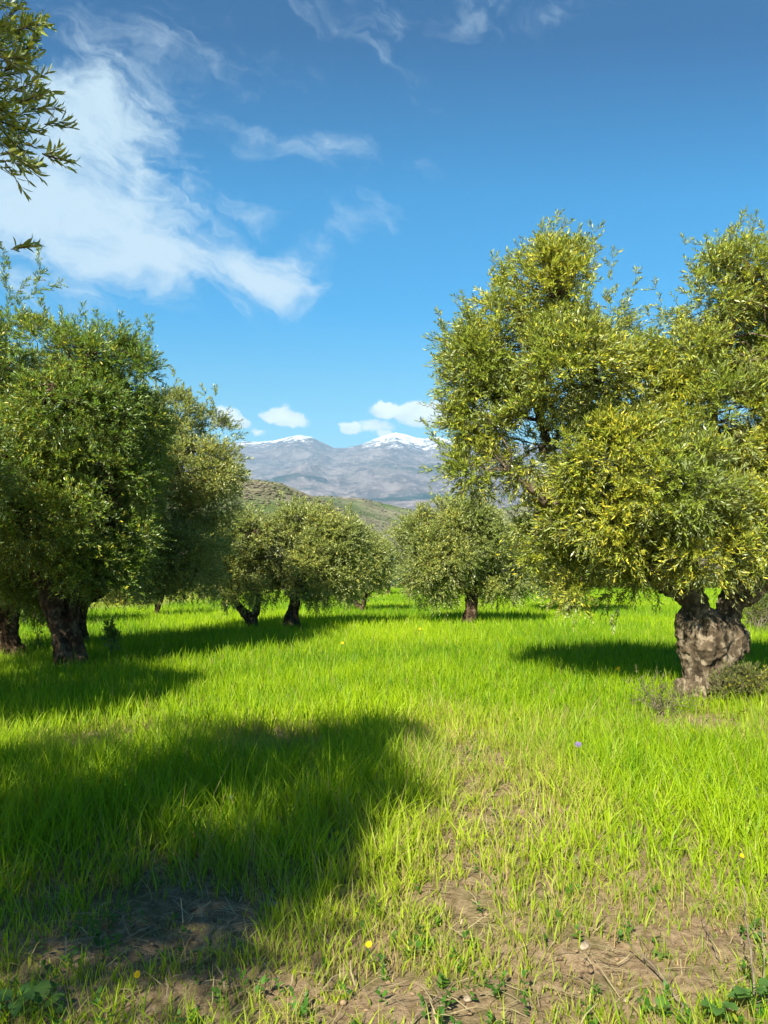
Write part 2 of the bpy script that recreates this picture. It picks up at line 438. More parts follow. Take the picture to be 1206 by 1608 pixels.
YK = np.log([88, 130, 220, 480, 700, 1300, 2000, 4200])
def hill_z(u, y):
    one = np.ones_like(u)
    v88 = -.0505 * one - .35 / 88; v130 = np.interp(u, uu(0, 250, 450, 640, 800, 1206), [pv(v) for v in (868, 878, 890, 905, 898, 880)])
    v220 = np.interp(u, uu(-300, 0, 300, 450, 560, 640, 720, 800, 1206, 1600), [pv(v) for v in (800, 815, 838, 860, 878, 888, 880, 862, 830, 800)])
    v480 = np.interp(u, uu(-600, -200, 200, 375, 440, 484, 524, 568, 620, 660, 740, 820, 900, 1206, 1700), [pv(v) for v in (690, 715, 738, 752, 761, 779, 793, 834, 862, 868, 846, 812, 795, 770, 730)])
    v700 = v480 - .025
    v1300 = np.interp(u, uu(-600, 0, 300, 440, 524, 575, 600, 637, 680, 760, 820, 900, 1206, 1700), [pv(v) for v in (740, 760, 775, 782, 784, 787, 794, 803, 812, 806, 792, 778, 760, 740)])
    v2000 = v1300 - .02; v4200 = -.01 * one
    tab = np.stack([v88, v130, v220, v480, v700, v1300, v2000, v4200])
    ly = np.log(y); k = np.clip(np.searchsorted(YK, ly, side='right') - 1, 0, len(YK) - 2)
    t = np.clip((ly - YK[k]) / (YK[k + 1] - YK[k]), 0, 1); t = t * t * (3 - 2 * t)
    idx = np.arange(len(u)); v = tab[k, idx] * (1 - t) + tab[k + 1, idx] * t
    x = u * y
    amp = sstep(y, 95, 400) * y * .0055
    return EYE + v * y + amp * (fbm(p3(x / 110, y / 110), 4, 51, ridged=True) * .9 + .35 * fbm(p3(x / 30, y / 30), 3, 55))


us = np.linspace(-1.5, 1.5, 620); yk = 88 * (4200 / 88) ** np.linspace(0, 1, 330)
Ug, Yg = np.meshgrid(us, yk); Uf, Yf = Ug.ravel(), Yg.ravel(); Zf = hill_z(Uf, Yf)
nx = len(us); I, J = np.meshgrid(np.arange(nx - 1), np.arange(len(yk) - 1)); b0 = (J * nx + I).ravel()
me = mesh_np('hills', np.stack([Uf * Yf, Yf, Zf], -1), quads=np.stack([b0, b0 + 1, b0 + nx + 1, b0 + nx], -1), smooth=True)
m, n = new_mat('scrubland'); t = n.new('ShaderNodeTexCoord').outputs['Object']
a = n.noise(t, .006, 9, .6, .6); b = n.noise(t, .05, 8, .7, .4); c = n.noise(t, .0018, 4, .5)
g = n.mix(n.smooth(b, .38, .62), (.14, .125, .075), (.26, .245, .14)); g = n.mix(n.smooth(a, .47, .60), g, (.10, .14, .045))
g = n.mix(n.smooth(a, .66, .70), g, (.26, .32, .06))
pb = n.new('ShaderNodeBsdfPrincipled'); n.put(pb.inputs['Base Color'], g); pb.inputs['Roughness'].default_value = 1; pb.inputs['Specular IOR Level'].default_value = 0
bp = n.new('ShaderNodeBump'); bp.inputs['Strength'].default_value = 1; bp.inputs['Distance'].default_value = 3
n.l.new(b, bp.inputs['Height']); n.l.new(bp.outputs[0], pb.inputs['Normal']); n.l.new(pb.outputs[0], n.out.inputs[0])
obj('hills', me, m, kind='structure')

RD = 12000.0
us = np.linspace(-1.15, 1.15, 1100); yk = np.linspace(3600, 16500, 420)
Ug, Yg = np.meshgrid(us, yk); Uf, Yf = Ug.ravel(), Yg.ravel(); Xf = Uf * Yf
ridge = np.interp(Uf, uu(-900, -400, 0, 200, 300, 345, 375, 400, 430, 448, 470, 488, 500, 525, 545, 565, 590, 605, 622, 640, 652, 668, 688, 705, 722, 760, 850, 1000, 1206, 1500, 2000),
                  [pv(v) for v in (740, 720, 712, 706, 698, 697, 693, 694, 692, 688, 683, 686, 692, 704, 702, 698, 688, 683, 679, 683, 687, 689, 686, 691, 693, 690, 700, 708, 715, 725, 740)])
rd = RD * (1 + .03 * np.sin(Uf * 23))
t = np.clip((Yf - 3600) / (rd - 3600), 0, 1); back = np.clip((Yf - rd) / 4500, 0, 1)
foot = EYE + pv(836) * 3600
nz = fbm(p3(Xf / 1500, Yf / 1500), 6, 71, .55, ridged=True); nz2 = fbm(p3(Xf / 520, Yf / 700), 5, 75, .55, ridged=True)
zt = foot * (1 - t) + ridge * rd * t ** 1.55
zt = zt + np.sin(np.clip(t, 0, 1) * math.pi) ** .8 * (190 * nz + 80 * nz2) + 14 * nz2 * t - back * back * 1500 - back * 300
me = mesh_np('mountains', np.stack([Xf, Yf, zt], -1), quads=(lambda nx, ny: (lambda b0: np.stack([b0, b0 + 1, b0 + nx + 1, b0 + nx], -1))((np.add.outer(np.arange(ny - 1) * nx, np.arange(nx - 1))).ravel()))(len(us), len(yk)), smooth=True)
m, n = new_mat('mountain_rock'); t = n.new('ShaderNodeTexCoord').outputs['Object']; geo = n.new('ShaderNodeNewGeometry')
sep = n.new('ShaderNodeSeparateXYZ'); n.l.new(t, sep.inputs[0]); sn = n.new('ShaderNodeSeparateXYZ'); n.l.new(geo.outputs['Normal'], sn.inputs[0])
a = n.noise(t, .0009, 9, .6, .3); b = n.noise(t, .004, 9, .68, .5); c = n.noise(t, .018, 6, .65)
rock = n.mix(n.smooth(b, .38, .62), (.115, .095, .090), (.235, .195, .18)); rock = n.mix(n.smooth(c, .55, .66), rock, (.30, .26, .23))
mp = n.new('ShaderNodeMapping'); n.l.new(t, mp.inputs[0]); mp.inputs['Scale'].default_value = (.5, .5, 2.2)
fo = n.noise(mp.outputs[0], .0016, 9, .66, .4)
hmask = n.smooth(sep.outputs[2], 1150, 300)
rock = n.mix(n.math('MULTIPLY', n.smooth(fo, .50, .585), n.math('MULTIPLY', hmask, .85)), rock, (.018, .045, .035))
hh = n.math('ADD', sep.outputs[2], n.math('MULTIPLY', n.math('SUBTRACT', b, .5), 1500)); hh = n.math('ADD', hh, n.math('MULTIPLY', n.math('SUBTRACT', sn.outputs[2], .8), 500))
hh = n.math('ADD', hh, n.math('MULTIPLY', n.math('SUBTRACT', c, .5), 900))
gx = n.math('DIVIDE', n.math('SUBTRACT', sep.outputs[0], 330.0), 620.0); gx = n.math('EXPONENT', n.math('MULTIPLY', n.math('MULTIPLY', gx, gx), -1.0))
hh = n.math('ADD', hh, n.math('MULTIPLY', gx, 230.0))
gx2 = n.math('DIVIDE', n.math('ADD', sep.outputs[0], 1330.0), 260.0); hh = n.math('ADD', hh, n.math('MULTIPLY', n.math('EXPONENT', n.math('MULTIPLY', n.math('MULTIPLY', gx2, gx2), -1.0)), 150.0))
snow = n.smooth(hh, 1480, 1700)
fc = n.mix(snow, rock, (.88, .90, .93))
pb = n.new('ShaderNodeBsdfPrincipled'); n.put(pb.inputs['Base Color'], fc); pb.inputs['Roughness'].default_value = 1; pb.inputs['Specular IOR Level'].default_value = 0
bp = n.new('ShaderNodeBump'); bp.inputs['Strength'].default_value = .8; bp.inputs['Distance'].default_value = 45
n.l.new(n.math('ADD', b, n.math('MULTIPLY', c, .3)), bp.inputs['Height']); n.l.new(bp.outputs[0], pb.inputs['Normal']); n.l.new(pb.outputs[0], n.out.inputs[0])
obj('mountains', me, m, kind='structure')

# ------------------------------------------------------------------ haze
bm = bmesh.new(); bmesh.ops.create_cube(bm, size=1)
for v in bm.verts: v.co = Vector((v.co.x * 44000, 7000 + v.co.y * 23000, 0 + (1900 if v.co.z > 0 else -1900)))
me = bpy.data.meshes.new('haze'); bm.to_mesh(me); bm.free()
m, n = new_mat('air'); pvn = n.new('ShaderNodeVolumePrincipled'); pvn.inputs['Color'].default_value = (.36, .70, 1, 1); pvn.inputs['Density'].default_value = 7.2e-5
pvn.inputs['Anisotropy'].default_value = 0.0
n.l.new(pvn.outputs[0], n.out.inputs['Volume']); hz = obj('haze', me, m, kind='stuff')

# ------------------------------------------------------------------ foliage
def twig_leaves(r, start, dirv, length, M, L, wid=.2, droop=.25, seven=None):
    """M leaves on every twig; start, dirv (N,3), length (N,). returns leaf base points, axes, normals"""
    N = len(start); t = (np.arange(M) + .6) / M
    ref = unit(r.normal(size=(N, 3))); a = unit(np.cross(dirv, ref)); b = np.cross(dirv, a)
    ph = (np.arange(M) % 2) * math.pi + (np.arange(M) // 2) * (math.pi / 2) + .0
    ph = ph[None, :] + r.uniform(0, 6.28, (N, 1)) + r.normal(0, .35, (N, M))
    pos = start[:, None, :] + dirv[:, None, :] * (length[:, None] * t[None, :])[..., None]
    pos = pos + np.array([0, 0, -1.]) * (droop * length[:, None] * t[None, :] ** 2)[..., None]
    rad = np.cos(ph)[..., None] * a[:, None, :] + np.sin(ph)[..., None] * b[:, None, :]
    sp = r.uniform(.45, 1.0, (N, M)) * (1.1 - .6 * t[None, :])
    ax = unit(dirv[:, None, :] * .75 + rad * sp[..., None] + r.normal(0, .12, (N, M, 3)))
    nr = unit(np.cross(np.cross(ax, rad), ax) * -1.0 + r.normal(0, .35, (N, M, 3)))
    nr = unit(nr - ax * np.sum(nr * ax, -1, keepdims=True))
    ln = L * r.uniform(.65, 1.15, (N, M)) * (1.0 - .25 * t[None, :] ** 3)
    return pos.reshape(-1, 3), ax.reshape(-1, 3), nr.reshape(-1, 3), ln.reshape(-1)


def leaf_geo(pos, ax, nr, ln, wid, fine=False):
    side = np.cross(ax, nr) * (ln * wid * .5)[:, None]; L = ln[:, None]; n = len(pos)
    if not fine:
        v = np.stack([pos, pos + ax * L * .45 + side + nr * L * .04, pos + ax * L - nr * L * .06, pos + ax * L * .5 - side + nr * L * .04], 1)
        q = np.arange(n)[:, None] * 4 + np.array([0, 1, 2, 3]); return v.reshape(-1, 3), q, 4
    v = np.stack([pos, pos + ax * L * .28 + side * .85 + nr * L * .03, pos + ax * L * .68 + side * .8 + nr * L * .02, pos + ax * L - nr * L * .08,
                  pos + ax * L * .68 - side * .8 + nr * L * .02, pos + ax * L * .28 - side * .85 + nr * L * .03,
                  pos + ax * L * .28, pos + ax * L * .68 - nr * L * .02], 1)
    q4 = np.array([[0, 1, 6, 5], [6, 1, 2, 7], [5, 6, 7, 4], [7, 2, 3, 4]])
    q = (np.arange(n)[:, None, None] * 8 + q4[None]).reshape(-1, 4); return v.reshape(-1, 3), q, 8


def make_crown(seed, blobs, dens=26, tw=14, M=12, L=.07, wid=.21, tlen=.24, clump=.30, yel=.12, yel_lo=0.0, shoots=(), fine=False, centre=None, up=.45, gap=.0, rsh=0):
    """blobs: (x,y,z,rx,ry,rz). returns leaf mesh arrays, twig prisms, clump centres"""
    r = np.random.default_rng(seed); st = []; dr = []; ln = []; yl = []; cls = []
    for bx in blobs:
        c = np.array(bx[:3]); R = np.array(bx[3:6]); area = ((R[0] * R[1]) + (R[1] * R[2]) + (R[0] * R[2])) * 4.19
        k = max(4, int(dens * area)); d = unit(r.normal(size=(k, 3)))
        rr = r.uniform(.50, 1.0, k) ** .6 * (1 + .16 * vnoise(d * 2.2 + seed, seed)); cc = c + d * R * rr[:, None]
        if gap > 0:
            keep = vnoise(cc * 1.9 + 31, seed + 5) > -1 + gap; cc = cc[keep]; d = d[keep]; k = len(cc)
        cy = np.clip(yel * (vnoise(cc * 1.5 + 5, seed + 2) * 1.9 + .9) + yel_lo, 0, 1)
        nt = r.integers(int(tw * .6), int(tw * 1.4) + 1, k); cs = clump * r.uniform(.6, 1.25, k)
        idx = np.repeat(np.arange(k), nt); n = len(idx)
        o = unit(r.normal(size=(n, 3))); s = cc[idx] + o * (cs[idx] * r.uniform(.1, 1, n))[:, None] * np.array([1, 1, .8])
        dn = d[idx]
        v = o * .65 + dn * .55 + np.array([0, 0, 1.]) * (up + .35 * np.clip(dn[:, 2:3], -1, 1)) + r.normal(0, .28, (n, 3))
        st.append(s); dr.append(unit(v)); ln.append(tlen * r.uniform(.6, 1.35, n)); yl.append(cy[idx]); cls.append(np.hstack([cc, np.tile(c, (len(cc), 1))]))
    st = np.concatenate(st); dr = np.concatenate(dr); ln = np.concatenate(ln); yl = np.concatenate(yl)
    if rsh:
        al = np.concatenate(cls); dd_ = unit((al[:, :3] - al[:, 3:6])); ok = np.where(dd_[:, 2] > .15)[0]
        for i in r.choice(ok, min(rsh, len(ok)), replace=False):
            e = unit(dd_[i] * .7 + np.array([0, 0, 1.]) + r.normal(0, .2, 3)); shoots = list(shoots) + [(al[i, :3], al[i, :3] + e * r.uniform(1.2, 2.6) * tlen)]
    # long upright shoots: a string of short twigs each
    for (b0, b1) in shoots:
        b0 = np.asarray(b0); b1 = np.asarray(b1); Ls = np.linalg.norm(b1 - b0); k = max(2, int(Ls / (tlen * .42)))
        tt = np.linspace(0, 1, k)[:, None]; s = b0 + (b1 - b0) * tt + r.normal(0, .02, (k, 3))
        e = np.tile(unit(b1 - b0), (k, 1)); s = np.repeat(s, 2, 0); e = np.repeat(e, 2, 0)
        st = np.vstack([st, s]); dr = np.vstack([dr, unit(e + r.normal(0, .33, e.shape))]); ln = np.concatenate([ln, np.full(len(s), tlen * .8)]); yl = np.concatenate([yl, np.full(len(s), yel * .5)])
    pos, ax, nr, ll = twig_leaves(r, st, dr, ln, M, L)
    v, q, per = leaf_geo(pos, ax, nr, ll, wid, fine)
    nl = len(pos); rnd = np.clip(r.beta(2, 2.4, nl) + .0, 0, 1); y1 = np.repeat(yl, M); yv = (r.random(nl) < y1 * .8) * r.uniform(.35, 1, nl) + y1 * .25
    # twig prisms
    N = len(st); ref = unit(r.normal(size=(N, 3))); a = unit(np.cross(dr, ref)); b = np.cross(dr, a); rad = .0028
    tv = []
    for f, (e, tt) in enumerate(((1.0, 0.0), (.45, 1.0))):
        cpt = st + dr * (ln * tt)[:, None] + np.array([0, 0, -1.]) * (.25 * ln * tt * tt)[:, None]
        for ang in (0, 2.09, 4.19): tv.append(cpt + (math.cos(ang) * a + math.sin(ang) * b) * rad * e)
    tv = np.stack(tv, 1).reshape(-1, 3); base = np.arange(N)[:, None, None] * 6
    tq = (base + np.array([[0, 1, 4, 3], [1, 2, 5, 4], [2, 0, 3, 5]])[None]).reshape(-1, 4)
    return dict(v=v, q=q, rnd=np.repeat(rnd, per), yel=np.repeat(np.clip(yv, 0, 1), per), tv=tv, tq=tq, cl=np.concatenate(cls), n=nl)


def add_foliage(root, cr, mat, branch_frac=.5, brad=.011, seed=0, join=None, wood=None):
    me = mesh_np('crown', cr['v'], quads=cr['q'], attrs={'rnd': cr['rnd'], 'yel': cr['yel']})
    obj('crown', me, mat, root)
    r = np.random.default_rng(seed + 99); T = Tubes(); cl = cr['cl']
    for i in range(len(cl)):
        if r.random() < branch_frac:
            a = cl[i, 3:6]; b = cl[i, :3]
            if join is not None:                           # start from the nearest limb
                dd = np.linalg.norm(join - b, axis=1) + r.random(len(join)) * .35; a = join[np.argmin(dd)]
                if np.linalg.norm(a - b) > 1.1: continue
            pts = bend(a, b, 6, .2, seed + i, .12); T.add(pts, np.linspace(brad * r.uniform(.8, 1.5), brad * .3, 6), 5, False)
    if T.n:
        me2 = T.mesh('b'); n0 = len(me2.vertices); co = np.zeros(n0 * 3, np.float32); me2.vertices.foreach_get('co', co); co = co.reshape(-1, 3)
        fq = np.array([f for f in T.f if len(f) == 4]); V_ = np.vstack([co, cr['tv']]); Q_ = np.vstack([fq, cr['tq'] + n0])
        bpy.data.meshes.remove(me2)
    else: V_, Q_ = cr['tv'], cr['tq']
    obj('branches', mesh_np('branches', V_, quads=Q_, smooth=True), wood or M_TWIG, root)


def autoblobs(cx, cy, rx, ry, Yd, n, seed, ryd=None, frac=.48, deep=None, lift=0.0):
    """n lumps inside an ellipse given in photo pixels, standing at distance Yd"""
    r = np.random.default_rng(seed); k = Yd / FPX; out = []
    deep = deep or rx * k * .85
    for i in range(n):
        d = unit(r.normal(size=3)); rr = r.uniform(.45, .72); f = frac * r.uniform(.55, 1.25)
        q = np.array([d[0] * rr * rx * k, d[1] * rr * deep, d[2] * rr * ry * k])
        c = P(cx, cy, Yd) + q; out.append((*c, rx * k * f, deep * f, ry * k * f))
    out.append((*P(cx, cy, Yd), rx * k * .55, deep * .5, ry * k * .55))
    return out


def pxblobs(lst, Yd, seed, jit=.5, dk=.9):
    r = np.random.default_rng(seed); o = []
    for e in lst:
        cx, cy, rx, ry = e[:4]; dy = e[4] if len(e) > 4 else r.uniform(-jit, jit)
        k = (Yd + dy) / FPX; c = P(cx, cy, Yd + dy); o.append((*c, rx * k, max(rx, ry) * k * dk, ry * k))
    return o


def pxshoots(lst, Yd): return [(P(a, b, Yd + (e[0] if e else 0)), P(c, d, Yd + (e[0] if e else 0))) for a, b, c, d, *e in lst]


def trunk_px(paths, Yd, base_xy=None):
    """paths of (px, py, radius_px[, depth offset]) -> tubes and limb points"""
    T = Tubes(); limbs = []
    for p in paths:
        pts = [P(e[0], e[1], Yd + (e[3] if len(e) > 3 else 0)) for e in p]; rad = [e[2] * Yd / FPX for e in p]
        a, b = spline(pts, rad); T.add(a, b, 14); limbs.append(a)
    return T, np.vstack(limbs)


def limbs_to(T, start_pts, blobs, r0, r1, seed, limbs):
    start_pts = start_pts or [limbs[-1]]
    L = [limbs]
    for i, b in enumerate(blobs):
        c = np.array(b[:3]); s = start_pts[i % len(start_pts)]
        pts = bend(s, c, 9, .22, seed + i, .09); a, rr = spline(pts, np.linspace(r0, r1, 9), 3); T.add(a, rr, 9); L.append(a[len(a) // 3:])
    return np.vstack(L)


def olive(name, label, base, T, limbs, cr, mat, bark, voxel, gnarl, seed, bfrac=.5, group='olive trees in the grove', brad=.011, carve=()):
    root = thing(name, label, 'olive tree', base, group)
    obj('trunk', wood_mesh('trunk', T, voxel, gnarl, seed, None, carve), bark, root)
    add_foliage(root, cr, mat, bfrac, brad, seed, limbs, bark)
    return root


# --- big right hand tree
YR = G(1105, 1098)[1]
paths = [[(1096, 1122, 38), (1100, 1085, 30), (1104, 1050, 31), (1108, 1015, 41), (1106, 985, 37), (1100, 962, 22)],
         [(1112, 1118, 24, -.1), (1118, 1060, 19, -.12), (1131, 1030, 23, -.1), (1141, 1005, 25), (1140, 980, 22), (1144, 955, 18), (1160, 932, 22), (1190, 912, 20), (1222, 885, 17), (1262, 810, 12), (1290, 700, 8)],
         [(1086, 1010, 24, .05), (1084, 985, 22), (1092, 958, 20), (1090, 945, 17), (1070, 932, 13), (1046, 920, 10), (1010, 885, 8), (960, 830, 7), (900, 770, 5), (850, 700, 4)],
         [(1098, 950, 15), (1096, 925, 12, .2), (1085, 880, 10, .4), (1060, 780, 8, .5), (1010, 660, 6, .5), (960, 560, 5, .4)],
         [(1163, 930, 15), (1152, 898, 11), (1144, 872, 11), (1138, 800, 9, .2), (1120, 700, 7, .2), (1128, 600, 6), (1155, 500, 5.5, -.2), (1172, 430, 4, -.2)],
         [(1082, 1075, 18, -.12), (1070, 1100, 16, -.2), (1056, 1118, 9, -.3)], [(1100, 1085, 16, -.25), (1098, 1108, 14, -.35), (1096, 1122, 8, -.45)], [(1140, 1112, 14, -.2), (1160, 1122, 9, -.25)],
         [(1158, 1018, 15, -.05), (1163, 1000, 13, -.05), (1158, 985, 12)], [(1070, 1000, 12), (1071, 980, 12), (1080, 965, 10)],
         [(900, 770, 5), (850, 660, 4, .2), (860, 560, 4), (880, 470, 3)], [(960, 830, 6), (880, 800, 4, -.2), (800, 740, 3, -.3)],
         [(1010, 660, 5, .5), (930, 600, 4, .2), (860, 540, 3)]]
T, limbs = trunk_px(paths, YR)
blobs = pxblobs([(872, 462, 96, 78, 0), (800, 545, 88, 70, -.1), (922, 495, 58, 62, .2), (745, 590, 42, 62, 0), (885, 580, 100, 80, -.5), (760, 655, 55, 50, .1), (850, 690, 95, 75, -.3), (755, 735, 42, 40, 0),
                 (968, 610, 80, 80, .3), (960, 720, 95, 75, -.4), (1050, 620, 80, 70, .2), (1112, 465, 62, 62, 0), (1180, 420, 62, 52, .1), (1092, 560, 42, 38, -.2), (1190, 545, 85, 75, .5), (1120, 650, 95, 80, -.2), (1230, 640, 110, 110, .2),
                 (1060, 760, 95, 70, -.7), (955, 805, 90, 58, -.3), (890, 800, 52, 42, .2), (1010, 850, 82, 48, -.3), (950, 890, 58, 45, .4), (1170, 780, 105, 80, -.1), (1105, 862, 75, 42, -.5), (1200, 850, 60, 45, -.7), (1290, 500, 100, 100, .3),
                 (1330, 720, 120, 120, 0), (895, 900, 40, 34, .5), (970, 920, 34, 28, .5), (930, 915, 50, 30, .2), (860, 860, 50, 40, .4), (1010, 890, 40, 30, .1), (1190, 880, 40, 40, .9), (1010, 720, 90, 80, 1.0), (1200, 720, 100, 100, 1.2)], YR, 3)
sh = pxshoots([(868, 440, 870, 345), (850, 440, 849, 360), (775, 480, 772, 412), (800, 480, 792, 430), (930, 450, 925, 405), (905, 430, 893, 388), (840, 430, 826, 400), (960, 440, 962, 405), (985, 470, 998, 430), (890, 420, 884, 378),
               (1080, 420, 1075, 388), (1120, 420, 1110, 385), (1187, 400, 1187, 350), (1158, 400, 1150, 372), (1205, 400, 1200, 362), (735, 540, 722, 510), (745, 510, 738, 488), (700, 745, 684, 742), (720, 600, 703, 590), (720, 640, 704, 628), (1040, 480, 1032, 455),
               (900, 920, 892, 955), (955, 930, 957, 962), (975, 930, 972, 955), (885, 890, 850, 870), (830, 820, 800, 838), (760, 770, 742, 800), (1025, 900, 1030, 935), (1075, 900, 1085, 930)], YR)
cr = make_crown(11, blobs, 20, 14, 13, .078, .25, .22, .19, .22, .0, sh, up=.35, gap=.78, rsh=90)
olive('olive_tree', 'large old olive tree at the right edge, thick forked grey trunk and yellowing leaves', G(1105, 1098), T, limbs, cr, M_LEAF_R, M_BARK, .014, .062, 5, .35, brad=.012, carve=[(P(1112, 990, YR - .3), .07, .11), (P(1124, 978, YR - .3), .05, .08), (P(1100, 968, YR - .25), .05, .06), (P(1152, 1022, YR - .25), .07, .07), (P(1082, 1045, YR - .28), .04, .06), (P(1090, 1075, YR - .3), .035, .06), (P(1085, 1010, YR - .3), .035, .05), (P(1132, 1045, YR - .28), .04, .05)])
NLEAF = cr['n']

# --- left tree
YL = G(105, 1052)[1]
paths = [[(106, 1070, 28), (108, 1040, 21), (102, 1010, 18), (94, 975, 17), (86, 945, 18), (74, 910, 17), (50, 860, 14), (20, 780, 11), (0, 700, 8)],
         [(124, 1066, 15, -.1), (126, 1035, 12), (118, 1005, 10), (112, 980, 9.5), (116, 945, 9), (128, 905, 10, .1), (150, 850, 9, .2), (175, 760, 7), (190, 680, 5)],
         [(90, 930, 18), (100, 880, 14, .3), (105, 800, 10, .4), (110, 700, 7, .3), (120, 600, 5)], [(85, 1062, 14, -.1), (80, 1072, 8, -.3)], [(142, 1058, 11), (158, 1066, 7)],
         [(76, 1066, 10, -.1), (66, 1078, 5, -.4)], [(12, 700, 7), (60, 640, 5, -.6), (100, 590, 4, -.7), (140, 560, 3, -.7)]]
T, limbs = trunk_px(paths, YL)
blobs = pxblobs([(60, 560, 85, 55, -.2), (150, 560, 75, 42, -.4), (205, 580, 42, 38, -.3), (-20, 560, 60, 60), (110, 650, 110, 70, -.6), (200, 660, 60, 50, 0), (20, 700, 90, 80, -.5), (150, 740, 95, 70, -.2), (220, 760, 45, 45, .1), (60, 800, 100, 80, -.7),
                 (170, 830, 70, 60, -.1), (-60, 700, 90, 100), (-70, 820, 80, 80), (10, 880, 70, 50, .2), (120, 880, 75, 45, -.3), (200, 880, 38, 42, .1), (180, 920, 40, 28, -.1), (60, 920, 45, 28, .6), (120, 700, 120, 110, 1.2), (50, 640, 100, 90, 1.3), (215, 700, 50, 60, .8), (120, 830, 110, 80, 1.0)], YL, 8)
sh = pxshoots([(12, 520, 14, 415), (14, 470, 60, 432), (12, 450, 2, 392), (14, 480, 84, 445), (60, 452, 66, 392), (40, 520, 30, 482), (100, 520, 96, 490), (150, 530, 150, 498), (180, 540, 190, 500), (215, 560, 232, 508), (200, 550, 210, 515), (235, 590, 250, 575), (70, 520, 64, 485), (125, 525, 130, 488)], YL)
cr = make_crown(12, blobs, 15, 12, 13, .078, .25, .22, .22, .15, .0, sh, up=.3, gap=.5, rsh=50)
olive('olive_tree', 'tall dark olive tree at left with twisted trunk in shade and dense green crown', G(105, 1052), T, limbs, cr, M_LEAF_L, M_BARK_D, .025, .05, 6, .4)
NLEAF += cr['n']

# --- the tree half cut by the left edge, behind it
YA = G(5, 1032)[1]
T, limbs = trunk_px([[(-2, 1045, 30), (2, 1010, 24), (8, 975, 20), (18, 945, 15), (30, 900, 11), (40, 860, 8)], [(2, 985, 16), (-20, 930, 14), (-50, 860, 10)], [(25, 1040, 12), (18, 1010, 12), (12, 985, 10)], [(36, 1040, 8), (30, 1015, 7)]], YA)
bl = autoblobs(-30, 830, 130, 120, YA, 7, 21); cr = make_crown(13, bl, 12, 9, 9, .11, .22, .26, .28, .06, 0, up=.2)
limbs = limbs_to(T, [P(30, 880, YA), P(-40, 870, YA)], bl, .08, .03, 3, limbs)
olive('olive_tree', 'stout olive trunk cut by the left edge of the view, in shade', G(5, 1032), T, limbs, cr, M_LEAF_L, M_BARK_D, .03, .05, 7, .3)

# --- tree behind the left one, crown leaning into the gap
YB = 16.2
T, limbs = trunk_px([[(118, 1016, 22), (118, 980, 18), (128, 940, 15), (160, 880, 12), (220, 800, 9), (280, 720, 6)], [(125, 950, 12), (190, 900, 9), (270, 850, 6)], [(140, 920, 10), (180, 820, 8), (230, 700, 5)]], YB)
bl = pxblobs([(270, 660, 48, 45), (325, 690, 40, 42), (235, 700, 60, 60), (300, 740, 62, 50), (345, 735, 30, 36), (250, 790, 70, 60), (325, 790, 40, 36), (230, 860, 65, 55), (290, 865, 52, 45), (340, 760, 34, 30), (250, 910, 50, 32), (300, 910, 42, 28), (180, 760, 70, 80), (160, 650, 60, 60), (330, 850, 26, 32)], YB, 5, .7)
sh = pxshoots([(278, 640, 274, 585), (318, 660, 322, 612), (335, 670, 336, 615), (250, 640, 244, 604), (295, 650, 290, 610), (355, 700, 368, 690)], YB)
cr = make_crown(14, bl, 16, 11, 11, .080, .30, .24, .22, .12, .0, sh, up=.35, gap=.55, rsh=40)
olive('olive_tree', 'grey-green olive tree behind the dark left tree, crown against the mountains', (*P(118, 1000, YB)[:2], float(-SLOPE * YB)), T, limbs, cr, M_LEAF_F, M_BARK_D, .035, .04, 8, .35)

# --- the row across the field
def far_olive(label, bx, by, paths, crown, seed, L=.095, dens=14, tw=9, M=10, yel=.12, n=9, mat=None, extra=(), shoots=(), gap=.5):
    Yd = G(bx, by)[1]; T, limbs = trunk_px(paths, Yd); bl = autoblobs(*crown, Yd, n, seed) + pxblobs(list(extra), Yd, seed)
    top = [P(p[-1][0], p[-1][1], Yd) for p in paths if p[-1][1] < by - 20]
    limbs = limbs_to(T, top, bl, .038, .016, seed, limbs)
    cr = make_crown(seed, bl, dens, tw, M, L, .33, .24, .25, yel, 0, pxshoots(list(shoots), Yd), up=.3, gap=gap, rsh=25)
    return olive('olive_tree', label, G(bx, by), T, limbs, cr, mat or M_LEAF_F, M_BARK_D, .035, .045, seed, .3), cr['n']


far_olive('leaning olive tree with a short split trunk, leftmost of the row across the field', 394, 988, [[(397, 994, 12), (394, 978, 10), (387, 966, 7), (377, 955, 5), (368, 942, 4), (360, 918, 3)], [(396, 985, 9), (399, 970, 5.5), (404, 954, 4), (406, 930, 3)]],
          (380, 880, 58, 72), 31, n=10, yel=.2, extra=[(352, 905, 26, 30), (395, 835, 40, 32), (360, 850, 28, 26), (420, 860, 25, 35), (348, 930, 24, 18), (402, 928, 24, 16), (375, 925, 30, 20)], shoots=[(360, 830, 352, 808), (395, 815, 392, 796), (410, 815, 415, 800)])
far_olive('rounded olive tree on a flared trunk, between the leaning one and the forked one', 455, 987, [[(455, 990, 17), (457, 978, 13), (460, 962, 9), (463, 945, 8), (462, 930, 7)], [(446, 988, 9), (443, 994, 6)], [(468, 986, 7), (474, 992, 5)]],
          (490, 870, 80, 75), 32, n=12, yel=.15, extra=[(520, 850, 50, 40), (450, 860, 40, 45), (545, 890, 35, 40), (480, 820, 50, 26), (550, 840, 25, 25), (430, 920, 26, 20), (500, 930, 34, 18), (540, 925, 26, 20), (470, 915, 30, 20)], shoots=[(470, 815, 468, 790), (520, 815, 522, 792), (495, 810, 494, 793), (545, 815, 550, 797)])
